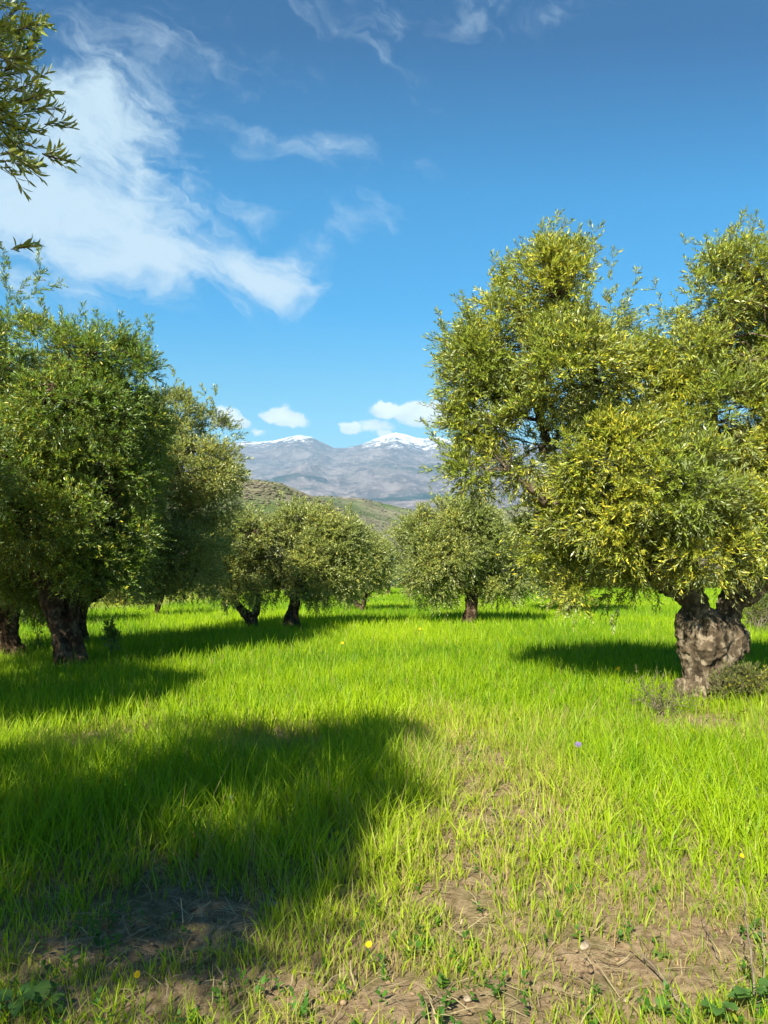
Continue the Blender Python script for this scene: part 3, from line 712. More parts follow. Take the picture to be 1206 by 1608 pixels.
far_olive('smaller olive tree with a thin forked trunk at the right end of the left row', 567, 963, [[(568, 966, 5), (566, 955, 4.5), (556, 944, 4), (550, 936, 3)], [(566, 960, 4), (571, 948, 3.5), (573, 938, 3)]],
          (565, 890, 52, 50), 33, n=9, yel=.2, extra=[(590, 880, 27, 34), (600, 905, 16, 22), (560, 850, 35, 25)])
far_olive('round olive tree standing alone right of the gap on a straight brown trunk', 738, 981, [[(735, 985, 14), (736, 972, 11.5), (741, 955, 9), (740, 940, 9), (739, 925, 8)], [(727, 983, 6), (722, 988, 4)], [(745, 925, 5), (765, 890, 4)], [(735, 930, 5), (705, 890, 4)]],
          (728, 865, 92, 76), 34, n=14, yel=.14, extra=[(660, 880, 34, 48), (800, 880, 36, 52), (690, 920, 36, 26), (780, 920, 40, 20), (730, 815, 60, 28), (660, 835, 26, 24), (665, 925, 22, 20), (815, 925, 22, 18), (695, 922, 26, 18), (785, 926, 26, 16)], shoots=[(675, 800, 677, 772), (700, 795, 700, 780), (750, 800, 750, 782), (642, 850, 634, 835)])
far_olive('olive tree half hidden behind the low branches of the big right tree', 893, 962, [[(892, 966, 13), (892, 955, 12), (894, 938, 9), (896, 925, 8)]], (890, 870, 92, 66), 35, n=11, yel=.08, L=.14, dens=11)
far_olive('thin young olive tree in the gap right of the dark left trunk', 245, 971, [[(245, 974, 3), (246, 960, 2.6), (244, 945, 2.2), (238, 932, 2)], [(246, 962, 2.2), (252, 948, 2), (258, 932, 1.6)]], (248, 895, 50, 42), 36, n=6, L=.13, dens=10, mat=M_LEAF_L)
far_olive('olive tree in the far left background between the trunks', 60, 985, [[(60, 990, 9), (60, 970, 8), (64, 950, 6)]], (60, 890, 90, 66), 37, n=8, L=.15, dens=8, mat=M_LEAF_L)
far_olive('olive tree beyond the right trunk near the right edge', 1215, 975, [[(1215, 980, 9), (1215, 955, 8), (1212, 930, 6)]], (1210, 880, 85, 62), 38, n=8, L=.15, dens=9)
far_olive('small olive tree beyond the thin forked one, at the far end of the field', 610, 936, [[(610, 938, 3), (610, 928, 2.6), (611, 918, 2)]], (595, 888, 40, 34), 39, n=7, L=.2, dens=6, tw=7)

# --- near trees outside the left edge: they throw the shade on the foreground
def near_tree(label, base, blobs, seed, L, dens, tw, M, fine, T, limbs, mat=M_LEAF_L, gap=.2, shoots=(), yel=.1):
    cr = make_crown(seed, blobs, dens, tw, M, L, .24 if fine else .22, .15 if fine else .22, .20, yel, 0, shoots, fine=fine, up=.15, gap=gap)
    return olive('olive_tree', label, base, T, limbs, cr, mat, M_BARK, .03, .04, seed, .45, brad=.008), cr['n']


bs = np.array([-4.7, .9, -.05])
T = Tubes(); limbs = []
for pts, rad in (([bs + (0, 0, -.1), bs + (.05, 0, .5), bs + (.15, .05, 1.1), bs + (.5, .2, 1.8), bs + (1.2, .5, 2.6), bs + (1.8, .9, 3.2), bs + (2.4, 1.5, 3.6)], [.36, .27, .24, .17, .11, .07, .035]),
                 ([bs + (0, 0, 1.0), bs + (-.5, .3, 1.7), bs + (-.8, .8, 2.6), bs + (-.9, 1.3, 3.4)], [.2, .15, .1, .05]), ([bs + (.1, 0, 1.1), bs + (.4, -.5, 1.9), bs + (.9, -1.0, 2.8), bs + (1.4, -1.2, 3.5)], [.18, .13, .09, .05])):
    a, b = spline(pts, rad); T.add(a, b, 12); limbs.append(a)
limbs = np.vstack(limbs)
NB = [(-3.9, 1.3, 4.3, 1.3, 1.2, .8), (-3.0, .5, 4.3, 1.1, 1.1, .75), (-2.7, 1.7, 3.9, .8, .8, .65), (-4.6, .2, 4.2, 1.1, 1.1, .8), (-2.3, 2.3, 4.0, .65, .6, .55), (-2.75, .2, 3.9, .65, .8, .6), (-3.3, -.8, 4.2, 1.2, 1.0, .7), (-5.4, .9, 3.6, 1.1, 1.0, .8), (-3.1, 2.2, 4.2, .6, .6, .6),
      (-3.1, -1.0, 3.8, .7, .6, .5), (-2.15, 2.9, 3.9, .34, .40, .34), (-2.02, 3.05, 3.80, .20, .3, .20), (-2.04, 3.05, 3.62, .2, .3, .14)]
YN = 3.15
sh = pxshoots([(e[0] - 16, e[1] - 30, e[2] - 16, e[3] - 30, *e[4:]) for e in [(0, 90, 14, 28), (-10, 110, 38, 60), (5, 130, 50, 75), (-20, 160, 60, 110), (0, 170, 62, 150), (-20, 190, 40, 180), (0, 215, 62, 205), (10, 235, 92, 232), (-10, 245, 80, 262), (-10, 262, 82, 280), (-40, 270, 30, 282), (-30, 130, 30, 130), (-40, 220, 40, 200), (-40, 400, 18, 408)] + [(random.Random(i).uniform(-60, 0), 40 + i * 10.5, random.Random(i + 50).uniform(5, 50), 40 + i * 10.5 + random.Random(i + 90).uniform(-45, 25), random.Random(i + 7).uniform(-.3, .3)) for i in range(22)]], YN)
near_tree('overhanging olive tree at the upper left edge, nearest to the viewer', bs, NB, 41, .058, 26, 11, 12, True, T, limbs, M_LEAF_R, gap=.90, shoots=sh, yel=.08)

bs = np.array([-6.2, 5.9, -.3])
T = Tubes(); limbs = []
for pts, rad in (([bs + (0, 0, -.1), bs + (.05, 0, .5), bs + (.1, .1, 1.2), bs + (.5, .1, 2.0), bs + (1.1, .1, 3.0)], [.34, .27, .22, .14, .07]), ([bs + (0, 0, 1.0), bs + (-.5, .3, 1.8), bs + (-.9, .5, 2.8)], [.2, .14, .07])):
    a, b = spline(pts, rad); T.add(a, b, 12); limbs.append(a)
limbs = np.vstack(limbs)
NB = [(-5.0, 6.0, 3.0, 1.0, 1.1, .8), (-6.2, 6.2, 3.4, 1.3, 1.3, .9), (-5.6, 5.0, 2.9, 1.1, .9, .8), (-7.1, 5.6, 2.8, 1.1, 1.2, .8), (-4.6, 6.9, 2.5, .8, .8, .65), (-4.3, 5.9, 2.3, .5, .6, .5), (-5.7, 7.2, 2.7, 1.1, .8, .8), (-6.5, 9.4, 2.9, 1.45, 1.2, .9), (-6.1, 10.3, 2.2, 1.0, .9, .8)]
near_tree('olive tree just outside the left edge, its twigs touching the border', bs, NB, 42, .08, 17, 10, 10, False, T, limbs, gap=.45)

# ------------------------------------------------------------------ shrubs, sprouts
def shrub(name, label, base, blobs, mat, seed, L=.05, wid=.4, dens=40, tw=7, M=7, tlen=.16, clump=.12, yel=.1, stems=8, sr=.006, wood=None, group=None, cat='shrub', sh=(), up=.6, yel_lo=0.0):
    root = thing(name, label, cat, base, group)
    cr = make_crown(seed, blobs, dens, tw, M, L, wid, tlen, clump, yel, yel_lo, sh, up=up)
    obj('foliage', mesh_np('foliage', cr['v'], quads=cr['q'], attrs={'rnd': cr['rnd'], 'yel': cr['yel']}), mat, root)
    if cat == 'bush': return root
    r = np.random.default_rng(seed); T = Tubes(); cl = cr['cl']
    for i in range(stems):
        c = cl[r.integers(len(cl)), :3]; T.add(bend(np.array(base) + r.normal(0, .03, 3) * (1, 1, 0), c, 7, .15, seed + i, .1), np.linspace(sr, sr * .35, 7), 5, False)
    me2 = T.mesh('b'); n0 = len(me2.vertices); co = np.zeros(n0 * 3, np.float32); me2.vertices.foreach_get('co', co); co = co.reshape(-1, 3); bpy.data.meshes.remove(me2)
    obj('stems', mesh_np('stems', np.vstack([co, cr['tv']]), quads=np.vstack([np.array(T.f), cr['tq'] + n0]), smooth=True), wood or M_STICK, root)
    return root


def gp(px, py, dz=0.0):
    g = G(px, py); return (g[0], g[1], float(gz(g[0], g[1])) + dz)


def bb(px, py, rx, ry, Yd): k = Yd / FPX; c = P(px, py, Yd); return (*c, rx * k, rx * k, ry * k)


Y1 = G(1165, 1110)[1]
shrub('shrub', 'low leafy yellow-green shrub at the right foot of the big grey trunk', gp(1165, 1112), [bb(1150, 1085, 26, 22, Y1), bb(1185, 1080, 28, 24, Y1), bb(1170, 1062, 20, 12, Y1), bb(1200, 1100, 20, 14, Y1)], M_SHRUB, 61, .045, .35, 90, 7, 7, .14, .09, .25, 14, yel_lo=.05,
      sh=[(P(1150, 1080, Y1), P(1144, 1052, Y1)), (P(1185, 1080, Y1), P(1188, 1050, Y1)), (P(1165, 1075, Y1), P(1166, 1048, Y1)), (P(1200, 1085, Y1), P(1207, 1060, Y1))])
Y2 = G(1040, 1120)[1]
shrub('shrub', 'sparse dry grey twiggy shrub left of the big trunk base', gp(1042, 1120), [bb(1040, 1100, 22, 16, Y2), bb(1015, 1090, 14, 20, Y2), bb(1068, 1100, 16, 14, Y2)], M_SHRUB, 62, .03, .4, 50, 5, 5, .16, .10, .05, 36, .006,
      sh=[(P(1012, 1100, Y2), P(1000, 1058, Y2)), (P(1040, 1090, Y2), P(1045, 1062, Y2)), (P(1030, 1090, Y2), P(1030, 1066, Y2))])
Y3 = G(173, 1034)[1]
shrub('olive_sprout', 'slim upright dark green sprout right of the left trunk', gp(173, 1034), [bb(174, 1005, 5, 20, Y3), bb(173, 988, 4, 8, Y3)], M_LEAF_L, 63, .09, .3, 120, 5, 6, .12, .06, 0, 4, cat='sprout')
shrub('olive_sprout', 'pale thin sprout of grass-like twigs between the two left trunks', gp(60, 1025), [bb(60, 995, 9, 22, G(60, 1025)[1])], M_SHRUB, 64, .06, .3, 60, 4, 5, .15, .07, .15, 6, cat='sprout')
Y4 = G(1190, 990)[1]
shrub('shrub', 'tangled grey-green bramble behind the right trunk at the right edge', gp(1195, 1000), [bb(1190, 975, 24, 14, Y4), bb(1215, 965, 26, 22, Y4), bb(1180, 960, 14, 12, Y4)], M_SHRUB, 65, .08, .4, 18, 6, 6, .25, .2, .1, 14, .012)
# hedge and bushes along the far edge of the field
hb = [(632, 915, 14, 17, .05, 'low bright green bush at the far end of the gap', M_WEED), (648, 916, 20, 7, .85, 'yellow flowering broom at the far end of the gap', M_SHRUB), (655, 890, 16, 14, .1, 'tan bush above the yellow broom in the gap', M_SHRUB),
      (200, 945, 40, 14, .2, 'pale bush beyond the left trunk', M_SHRUB), (300, 938, 40, 14, .1, 'green bush behind the leaning olive', M_SHRUB), (860, 915, 60, 14, .1, 'low hedge bush beyond the half hidden olive', M_SHRUB), (960, 916, 60, 15, .2, 'broad bush beyond the low hanging branch', M_SHRUB),
      (1080, 918, 60, 18, .1, 'bush seen through the fork side of the big trunk', M_SHRUB), (1180, 915, 60, 22, .15, 'grey bush on the field edge at far right', M_SHRUB), (620, 885, 14, 18, .1, 'brown thicket left of the tan bush', M_SHRUB), (30, 950, 60, 20, .1, 'bush on the field edge at far left', M_SHRUB), (410, 930, 60, 18, .1, 'bush behind the flared trunk olive', M_SHRUB)]
for i, (px, py, rx, ry, yl, lab, mt) in enumerate(hb):
    Yd = 80 if px > 280 else 38
    if px in (655, 620): Yd = 95
    b = (*P(px, py + ry, Yd)[:2], float(P(px, py + ry, Yd)[2]))
    shrub('bush', lab, b, [bb(px - rx * .4, py, rx * .6, ry, Yd), bb(px + rx * .4, py, rx * .6, ry * .9, Yd), bb(px, py - ry * .2, rx * .5, ry, Yd)], mt, 70 + i, .22, .5, 4.5, 7, 6, .4, .45, yl, 8, .03, group='bushes along the far edge of the field', cat='bush', yel_lo=yl * .3)

# ------------------------------------------------------------------ far woodland on the hills (uncountable)
bm = bmesh.new(); bmesh.ops.create_icosphere(bm, subdivisions=1, radius=1); iv = np.array([v.co[:] for v in bm.verts]); it = np.array([[v.index for v in f.verts] for f in bm.faces]); bm.free()
r = np.random.default_rng(81); N = 60000
u = r.uniform(-.62, .62, N); y = 95 * (1500 / 95) ** (r.random(N) ** .62)
x = u * y; dn = fbm(p3(x / 70, y / 70), 3, 91) + .25 * sstep(y, 260, 100); keep = dn > r.uniform(-.45, .35, N); x = x[keep]; y = y[keep]; N = len(x)
z = hill_z(x / y, y); sz = r.uniform(.3, 1.0, N) ** 1.5 * (.75 + .0006 * y)
vv_ = iv[None] * (sz[:, None, None] * r.uniform(.5, 1.45, (N, len(iv), 1))) * np.array([1.6, 1.6, .5]) + np.stack([x, y, z + sz * .45], -1)[:, None, :]
me = mesh_np('woodland', vv_.reshape(-1, 3), tris=(np.arange(N)[:, None, None] * len(iv) + it[None]).reshape(-1, 3), attrs={'rnd': np.repeat(np.clip(.5 + .5 * fbm(p3(x / 45, y / 45), 3, 95) * 1.8 + r.normal(0, .22, N), 0, 1), len(iv))})
m, n = new_mat('distant_scrub'); rr = n.attr('rnd').outputs['Fac']
c = n.mix(n.smooth(rr, .3, .75), (.18, .155, .105), (.115, .135, .055)); c = n.mix(n.smooth(rr, .85, 1.0), c, (.18, .21, .07))
pb = n.new('ShaderNodeBsdfPrincipled'); n.put(pb.inputs['Base Color'], c); pb.inputs['Roughness'].default_value = 1; pb.inputs['Specular IOR Level'].default_value = 0; n.l.new(pb.outputs[0], n.out.inputs[0])
obj('woodland', me, m, kind='stuff', label='distant scrub and bare woodland on the hillsides', category='woodland')

# ------------------------------------------------------------------ grass
def blades(x, y, h, wd, lean, ang, face, seg=3, zoff=-.01):
    n = len(x); b = np.stack([x, y, gz(x, y) + zoff], -1); ld = np.stack([np.cos(ang), np.sin(ang), 0 * ang], -1); fd = np.stack([np.cos(face), np.sin(face), 0 * face], -1)
    ts = {3: [0, .38, .75, 1.0], 2: [0, .55, 1.0]}[seg]; V = []; TT = []
    for t in ts:
        up = h * t * (1 - .28 * lean * t); c = b + np.array([0, 0, 1.]) * up[:, None] + ld * (h * lean * t ** 1.9)[:, None]
        c[:, 2] -= (h * np.maximum(lean - .6, 0) * t ** 3 * .8)
        if t < 1:
            wv_ = (wd * (.75 + .5 * t if t < .5 else .8 * (1.15 - t * .75)))[:, None] * .5
            V += [c - fd * wv_, c + fd * wv_]; TT += [t, t]
        else: V.append(c); TT.append(t)
    k = len(V); V = np.stack(V, 1).reshape(-1, 3); base = np.arange(n)[:, None]
    Q = np.concatenate([base * k + np.array([2 * s, 2 * s + 1, 2 * s + 3, 2 * s + 2]) for s in range(seg - 1)]); T3 = base * k + np.array([k - 3, k - 2, k - 1])
    return V, Q, T3, np.tile(np.array(TT), n), k


def grass_mat(name):
    m, n = new_mat(name); r = n.attr('rnd').outputs['Fac']; d = n.attr('dry').outputs['Fac']; t = n.attr('t').outputs['Fac']
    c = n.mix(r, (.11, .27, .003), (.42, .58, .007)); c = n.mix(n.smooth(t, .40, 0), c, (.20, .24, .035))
    c = n.mix(d, c, (.50, .37, .15))
    pb = n.new('ShaderNodeBsdfPrincipled'); n.put(pb.inputs['Base Color'], c); pb.inputs['Roughness'].default_value = .5; pb.inputs['Specular IOR Level'].default_value = .25
    tr = n.new('ShaderNodeBsdfTranslucent'); n.put(tr.inputs[0], n.mix(1, c, (1.15, 1.1, .6), 'MULTIPLY')); mx = n.new('ShaderNodeMixShader'); mx.inputs[0].default_value = .42
    n.l.new(pb.outputs[0], mx.inputs[1]); n.l.new(tr.outputs[0], mx.inputs[2]); n.l.new(mx.outputs[0], n.out.inputs[0]); return m


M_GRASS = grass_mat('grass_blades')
r = np.random.default_rng(101)
VV = []; QQ = []; TT3 = []; A = {'rnd': [], 'dry': [], 't': []}; off = 0
trunks = [G(1105, 1098), G(105, 1052), G(5, 1032)]
for (y0, y1, dens, wd, seg, tuft) in ((1.3, 3.6, 3000, .0042, 3, 7), (3.6, 7.0, 2500, .0055, 3, 8), (7, 12, 1350, .0080, 3, 6), (12, 20, 520, .012, 2, 4), (20, 34, 230, .018, 2, 3), (34, 60, 80, .030, 2, 3), (60, 90, 36, .045, 2, 2)):
    area = ((y1 ** 2 - y0 ** 2) * .56 + 2.2 * (y1 - y0)); nt = int(dens * area / tuft)
    ty = np.sqrt(r.uniform(y0 ** 2, y1 ** 2, nt)); tx = r.uniform(-1, 1, nt) * (.56 * ty + 1.1)
    bare = wmask(BARE, tx, ty) if y0 < 12 else np.zeros(nt); tall = wmask(TALL, tx, ty, .2, 40) if y0 < 12 else np.zeros(nt); dry = wmask(DRY, tx, ty, .4, 50) if y0 < 12 else np.zeros(nt)
    nz = fbm(p3(tx * .9, ty * .9), 3, 61); nz2 = vnoise(p3(tx * 4.5, ty * 4.5), 62); nzb = vnoise(p3(tx * .22, ty * .22), 64)
    front_ = sstep(ty, 5.4, 2.9)
    cover = 1.0 - bare * .86 - front_ * (.22 - .18 * sstep(tall, .1, .5)) + nz2 * .28 * (front_ + bare) + nz * .15
    cover = np.clip(cover, .035, 1)
    cover *= np.interp(field_edge(tx, ty), [0, 1], [.55, 1])
    for tk in trunks: cover *= sstep(np.hypot(tx - tk[0], ty - tk[1]), .32, .6)
    k = r.random(nt) < cover; tx = tx[k]; ty = ty[k]; bare = bare[k]; tall = tall[k]; dry = dry[k]; nz = nz[k]; nzb = nzb[k]; front_ = front_[k]; fe = field_edge(tx, ty)
    hh_ = (.225 + .035 * nz + .13 * np.clip(tall, 0, 1) - .125 * front_ * (1 - np.clip(tall, 0, 1)) - .09 * np.clip(bare, 0, 1) + .03 * sstep(ty, 9, 16)) * np.interp(fe, [0, 1], [.75, 1])
    idx = np.repeat(np.arange(len(tx)), tuft); n_ = len(idx); sp2 = .035 if y0 < 12 else .03 * wd / .006
    ox = r.normal(0, sp2, n_); oy = r.normal(0, sp2, n_); bx = tx[idx] + ox; by = ty[idx] + oy
    bigt = r.random(len(tx)) < .05; tuf = np.where(bigt, 1.45, r.uniform(.65, 1.3, len(tx))); h = hh_[idx] * tuf[idx] * r.uniform(.45, 1.2, n_); big = r.random(n_) < .05; h = np.where(big, h * 1.25, h)
    tl_ = r.gamma(2.0, .14 if y0 < 7 else .06, len(tx)); lean = np.clip(tl_[idx] + r.gamma(2.0, .09, n_), .02, 1.2) + (r.random(n_) < .06) * r.uniform(.3, .7, n_)
    ang = np.where(r.random(n_) < .6, np.arctan2(oy, ox) + r.normal(0, .5, n_), r.uniform(0, 6.283, n_)); face = r.normal(0, .75, n_)
    dd = np.clip(dry[idx] * .75 + .16 * front_[idx] + .5 * (1 - fe[idx]) + .08, 0, .95); isdry = (r.random(n_) < dd * .62); dv = np.where(isdry, r.uniform(.45, 1, n_), dd * .22)
    rn = np.clip(.54 + .34 * nz[idx] - .3 * bigt[idx] + .34 * nzb[idx] + .19 * r.normal(size=n_) + .14 * r.normal(size=len(tx))[idx] - .22 * np.clip(tall[idx], 0, 1), 0, 1)
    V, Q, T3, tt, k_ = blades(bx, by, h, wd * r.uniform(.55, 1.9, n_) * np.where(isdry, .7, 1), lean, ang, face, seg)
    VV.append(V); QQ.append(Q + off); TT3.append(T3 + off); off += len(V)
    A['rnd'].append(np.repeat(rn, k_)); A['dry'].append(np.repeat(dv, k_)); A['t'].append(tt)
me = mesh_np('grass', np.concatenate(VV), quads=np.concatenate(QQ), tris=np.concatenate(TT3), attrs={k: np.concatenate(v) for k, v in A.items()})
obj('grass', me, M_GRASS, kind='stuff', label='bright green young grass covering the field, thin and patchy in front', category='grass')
print('GRASS verts', off, 'leaves', NLEAF)

# flattened straw lying on the bare soil
n_ = 10000; ty = np.sqrt(r.uniform(1.5 ** 2, 8.5 ** 2, n_)); tx = r.uniform(-1, 1, n_) * (.56 * ty + 1)
k = r.random(n_) < np.clip(wmask(BARE, tx, ty) * .55 + wmask(DRY, tx, ty) * .7 + .2 * sstep(ty, 5.5, 3), .05, 1); tx = tx[k]; ty = ty[k]; n_ = len(tx)
th = r.uniform(0, 6.283, n_); ln = r.uniform(.03, .16, n_); d = np.stack([np.cos(th), np.sin(th), r.normal(.12, .18, n_)], -1); s = np.stack([-np.sin(th), np.cos(th), 0 * th], -1) * (r.uniform(.0012, .003, n_))[:, None]
b = np.stack([tx, ty, gz(tx, ty) + .012 + .01 * r.random(n_)], -1); e = b + d * ln[:, None]; mid = (b + e) / 2 + np.stack([r.normal(0, .006, n_), r.normal(0, .006, n_), r.uniform(0, .014, n_)], -1)
V = np.stack([b - s, b + s, mid + s, mid - s, e + s * .5, e - s * .5], 1).reshape(-1, 3); bs_ = np.arange(n_)[:, None] * 6
me = mesh_np('straw', V, quads=np.concatenate([bs_ + np.array([0, 1, 2, 3]), bs_ + np.array([3, 2, 4, 5])]))
obj('straw', me, flat_mat('dry_straw', (.40, .33, .17), .8, .2, .3, 3), kind='stuff', label='dry straw and dead stalks scattered on the bare soil', category='straw')

# little clods and gravel
n_ = 16000; ty = np.sqrt(r.uniform(1.5 ** 2, 7 ** 2, n_)); tx = r.uniform(-1, 1, n_) * (.56 * ty + 1); k = r.random(n_) < np.clip(wmask(BARE, tx, ty) + .12, 0, 1); tx = tx[k]; ty = ty[k]; n_ = len(tx)
sz = np.minimum(r.gamma(1.4, .0026, n_) + .0015, .013)
vv_ = iv[None] * (sz[:, None, None] * r.uniform(.45, 1.5, (n_, len(iv), 1))) * np.array([1.2, 1, .7]) + np.stack([tx, ty, gz(tx, ty) - .004], -1)[:, None, :]
me = mesh_np('soil_clods', vv_.reshape(-1, 3), tris=(np.arange(n_)[:, None, None] * len(iv) + it[None]).reshape(-1, 3))
obj('soil_clods', me, flat_mat('clod', (.23, .16, .09), 1, 0, .45, 20), kind='stuff', label='crumbs of soil and fine gravel on the bare patches', category='soil')

# ground cover of small oval leaves
GC = [(930, 1190, 150, 40, 1.0), (40, 1580, 110, 60, 1.0), (1130, 1590, 130, 60, 1.0), (980, 1590, 90, 40, .8), (880, 1175, 100, 30, .8), (380, 1520, 120, 40, .4), (660, 1480, 80, 60, .5), (60, 1120, 90, 50, .7), (560, 1570, 300, 50, .6), (860, 1590, 260, 40, .7), (1150, 1540, 90, 50, .8), (150, 1480, 120, 60, .7), (200, 1110, 150, 30, .5)]
n_ = 9000; ty = np.sqrt(r.uniform(1.3 ** 2, 9.5 ** 2, n_)); tx = r.uniform(-1, 1, n_) * (.56 * ty + 1); k = r.random(n_) < np.clip(wmask(GC, tx, ty) * .9 + .05 + .08 * sstep(ty, 6, 3), 0, 1); tx = tx[k]; ty = ty[k]; n_ = len(tx)
st = np.stack([tx, ty, gz(tx, ty)], -1); dr = unit(np.stack([r.normal(0, .35, n_), r.normal(0, .35, n_), np.ones(n_)], -1)); ln = r.uniform(.03, .11, n_)
pos, ax, nr, ll = twig_leaves(r, st, dr, ln, 7, .032, droop=.1); ax = unit(ax + r.normal(0, .25, ax.shape) + np.array([0, 0, -.35])); nr = unit(np.cross(np.cross(ax, np.array([0, 0, 1.])), ax)); nr = nr * np.sign(nr[:, 2:3] + 1e-6)
v, q, per = leaf_geo(pos, ax, nr, ll, .55, True); rn = np.clip(r.beta(2, 2, len(pos)), 0, 1)
me = mesh_np('ground_cover', v, quads=q, attrs={'rnd': np.repeat(rn, per), 'yel': np.repeat((r.random(len(pos)) < .05) * .6, per)})
obj('ground_cover', me, M_WEED, kind='stuff', label='patches of small oval-leaved weeds low in the grass', category='ground cover')

# ------------------------------------------------------------------ weeds, flowers, stones, sticks
def rosette(label, px, py, nl, L, wd, seed, rise=.6, yl=0.0, stem=0.0):
    r = np.random.default_rng(seed); b = np.array(gp(px, py)); root = thing('broadleaf_weed', label, 'weed', b, 'broad-leaved weeds')
    th = np.linspace(0, 6.283, nl, endpoint=False) + r.normal(0, .3, nl); rs = r.uniform(.3, 1.1, nl) * rise
    hz_ = np.linspace(0, stem, nl)
    n = nl; ax0 = np.stack([np.cos(th), np.sin(th), rs], -1); ax0 = unit(ax0); side = np.stack([-np.sin(th), np.cos(th), 0 * th], -1); V = []; Q = []
    for i in range(n):
        L_ = L * r.uniform(.6, 1.15); S = 8
        for s in range(S + 1):
            t = s / S; c = b + (0, 0, hz_[i]) + ax0[i] * L_ * t + np.array([0, 0, -1]) * (.38 * L_ * t * t); wv_ = wd * L_ * (max(.10, math.sin(math.pi * min(1, t * .98 + .02)) ** .8 * (.8 + .3 * t)) if t > .28 else .10) * (1 if s < S else .05)
            wv_ *= 1 + .12 * math.sin(s * 2.6 + i)
            V += [c - side[i] * wv_ * .5 + np.array([0, 0, .12 * wv_]), c, c + side[i] * wv_ * .5 + np.array([0, 0, .12 * wv_])]
        o = i * 3 * (S + 1)
        for s in range(S):
            a = o + s * 3; Q += [(a, a + 1, a + 4, a + 3), (a + 1, a + 2, a + 5, a + 4)]
    nv = 3 * 9; rn = np.repeat(np.clip(r.normal(.65, .2, n), 0, 1), nv)
    obj('leaves', mesh_np('leaves', np.array(V), quads=np.array(Q), attrs={'rnd': rn, 'yel': np.full(len(V), yl)}, smooth=True), M_WEED, root)
    T = Tubes(); T.add([b + (0, 0, -.01), b + (.002, 0, stem * .6 + .01), b + (0, .003, stem + .02)], [.004, .003, .002], 6); obj('stem', T.mesh('stem'), M_STEM, root)


for a in [('broad-leaved green weed in shade in the bottom left corner', 28, 1590, 9, .13, .42, 1, 1.1, .0, .05), ('upright pale green weed leaf cluster near the bottom left corner', 58, 1600, 7, .14, .40, 2, 1.8, .05, .03),
          ('small weed with two bright round leaves on the shaded bare soil', 170, 1445, 4, .06, .5, 3, 1.4, .1, .02), ('dark green leafy weed in the bottom right corner', 1180, 1592, 12, .10, .5, 4, .9, .0, .10),
          ('leafy green weed just left of the bottom right corner weed', 1130, 1600, 10, .085, .55, 5, .9, .0, .06), ('bright green weed at the bottom edge right of the centre', 1035, 1590, 7, .09, .45, 6, 1.2, .05, .03),
          ('small bright green weed on soil right of the bottom centre', 663, 1475, 6, .05, .6, 7, 1.0, .0, .02), ('small weed at the right edge above the bare soil', 1195, 1485, 5, .06, .6, 8, .8, .0, .05),
          ('light yellow-green weed right of the big trunk base', 1163, 1135, 8, .13, .5, 9, 1.0, .3, .10), ('weed with a single tall light leaf in the left shade', 133, 1148, 4, .12, .5, 10, 1.8, .1, .04),
          ('curled pale weed in the middle of the bare bottom soil', 1040, 1500, 6, .05, .5, 11, .7, .15, .02), ('weed beside the yellow flower at bottom centre', 600, 1500, 6, .05, .45, 12, .9, .0, .03)]: rosette(*a)


def flower(label, px, py, h, rad, mat, seed, group):
    r = np.random.default_rng(seed); g = np.array(gp(px, py)); k = g[1] / FPX
    base = g.copy(); root = thing('wildflower', label, 'flower', base, group)
    T = Tubes(); top = base + np.array([r.normal(0, .01), r.normal(0, .01), h]); T.add(bend(base, top, 6, .05, seed, .02), np.linspace(.0025, .0016, 6), 6); obj('stem', T.mesh('stem'), M_STEM, root)
    n = 14; V = [top]; Q = []
    fc = unit(np.array([-.15, -.75, .8])); a = unit(np.cross(fc, (0, 0, 1.))); b = np.cross(a, fc)
    for L in (1.0, .62):
        for i in range(n):
            th = 6.283 * i / n + L; d = math.cos(th) * a + math.sin(th) * b; s = -math.sin(th) * a + math.cos(th) * b; R = rad * L * r.uniform(.85, 1.1); o = len(V); up = fc * (rad * (.25 if L == 1 else .4))
            V += [top, top + d * R * .6 + s * R * .17 + up * .6, top + d * R + up, top + d * R * .6 - s * R * .17 + up * .6]; Q.append((o, o + 1, o + 2, o + 3))
    obj('petals', mesh_np('petals', np.array(V), quads=np.array(Q)), mat, root)


FL = [('yellow dandelion flower low in the grass left of bottom centre', 578, 1510, .10, .016, M_PETAL), ('yellow flower in the patch of grass on the bottom left soil', 208, 1560, .07, .015, M_PETAL), ('yellow flower at the edge of the tall shaded grass', 524, 1345, .12, .015, M_PETAL),
      ('yellow flower on the bare spot below the big right trunk', 1090, 1160, .07, .03, M_PETAL), ('yellow flower in the grass at the right edge', 1163, 1385, .12, .014, M_PETAL), ('yellow poppy in the bright mid field right of the row', 660, 1008, .28, .034, M_PETAL),
      ('orange-yellow flower left of the pair in the mid field', 537, 1032, .26, .034, M_PETAL), ('small yellow flower beside the dry patch in the mid field', 608, 1156, .16, .022, M_PETAL), ('yellow flower in the shade of the big right tree', 970, 1078, .2, .035, M_PETAL)]
for i, a in enumerate(FL): flower(*a, 200 + i, 'yellow flowers in the grass')
flower('purple flower spike in the green patch right of centre', 908, 1205, .14, .03, M_PURPLE, 230, None); flower('blue-violet flower in the tall shaded grass', 361, 1305, .16, .02, M_PURPLE, 231, None)


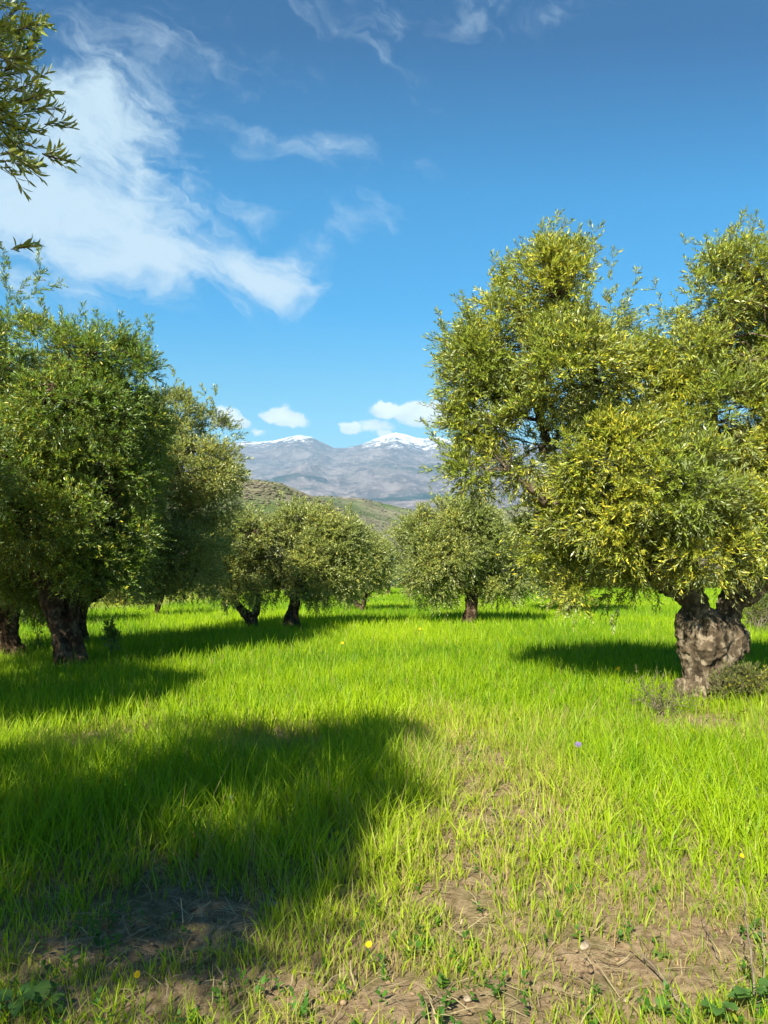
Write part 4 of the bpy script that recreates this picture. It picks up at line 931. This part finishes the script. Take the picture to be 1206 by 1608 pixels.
def stone(label, px, py, s, seed):
    r = np.random.default_rng(seed); bm = bmesh.new(); bmesh.ops.create_icosphere(bm, subdivisions=3, radius=1)
    co = np.array([v.co[:] for v in bm.verts]); d = 1 + .30 * fbm(co * 1.3 + seed, 3, seed) + .08 * fbm(co * 5, 2, seed); g = gp(px, py)
    for v, c in zip(bm.verts, co * d[:, None]): v.co = Vector((c[0] * s * 1.35, c[1] * s, c[2] * s * .6))
    me = bpy.data.meshes.new('stone'); bm.to_mesh(me); bm.free(); me.polygons.foreach_set('use_smooth', np.ones(len(me.polygons), bool))
    o = obj('stone', me, M_STONE); o.location = (g[0], g[1], g[2] - s * .05); o.rotation_euler = (0, 0, r.uniform(0, 6)); o['label'] = label; o['category'] = 'stone'; o['group'] = 'pale stones on the bare soil'


for i, a in enumerate([('pale flat stone on the bare soil right of the bottom centre', 918, 1478, .020), ('small round pale stone on the soil left of the middle weed', 688, 1489, .013), ('tiny white stone beside the small round one', 783, 1506, .010), ('grey stone in the shade on the left bare soil', 430, 1418, .022),
                       ('small stone near the bottom edge at centre', 735, 1555, .014), ('small pale stone among stubble right of centre', 984, 1560, .013), ('pebble in the dark shade at lower left', 150, 1475, .018), ('second pebble in the dark shade, lower than the other', 120, 1500, .016)]): stone(*a, 300 + i)


def stick(label, p0, p1, rad, seed, twigs=3):
    p0 = np.array(p0); p1 = np.array(p1); r = np.random.default_rng(seed); root = thing('dead_stick', label, 'stick', p0, 'dead sticks on the ground'); T = Tubes(); pts = bend(p0, p1, 12, .06, seed, .02)
    T.add(pts, np.linspace(rad, rad * .4, 12) * r.uniform(.85, 1.15, 12), 8)
    for i in range(twigs):
        q = pts[r.integers(3, 10)]; T.add(bend(q, q + r.normal(0, .06, 3) + (0, 0, .04), 5, .1, seed + i, .05), np.linspace(rad * .4, rad * .15, 5), 5)
    obj('stalk', T.mesh('stalk'), M_STICK, root)


a = gp(1190, 1590); stick('tall grey dead stalk standing at the bottom right', a, P(1166, 1390, a[1] + .1), .0055, 1)
a = gp(1200, 1575); stick('thin pale dead stalk beside the tall grey one', a, P(1196, 1440, a[1] + .2), .004, 2, 1)
stick('bent brown stalk leaning above the bottom right soil', gp(1080, 1608, .0), gp(985, 1500, .07), .006, 3); stick('thin straw stem leaning over the right bare soil', gp(1135, 1520, .0), gp(1100, 1452, .06), .003, 4, 1)
stick('thin twig lying across the bottom centre soil', gp(645, 1600, .01), gp(720, 1530, .02), .0035, 5)
a = gp(1115, 1100, 0); stick('slender pale twig leaning on the front of the big grey trunk', P(1111, 1082, YR - .62), P(1103, 1048, YR - .5), .006, 6, 0)
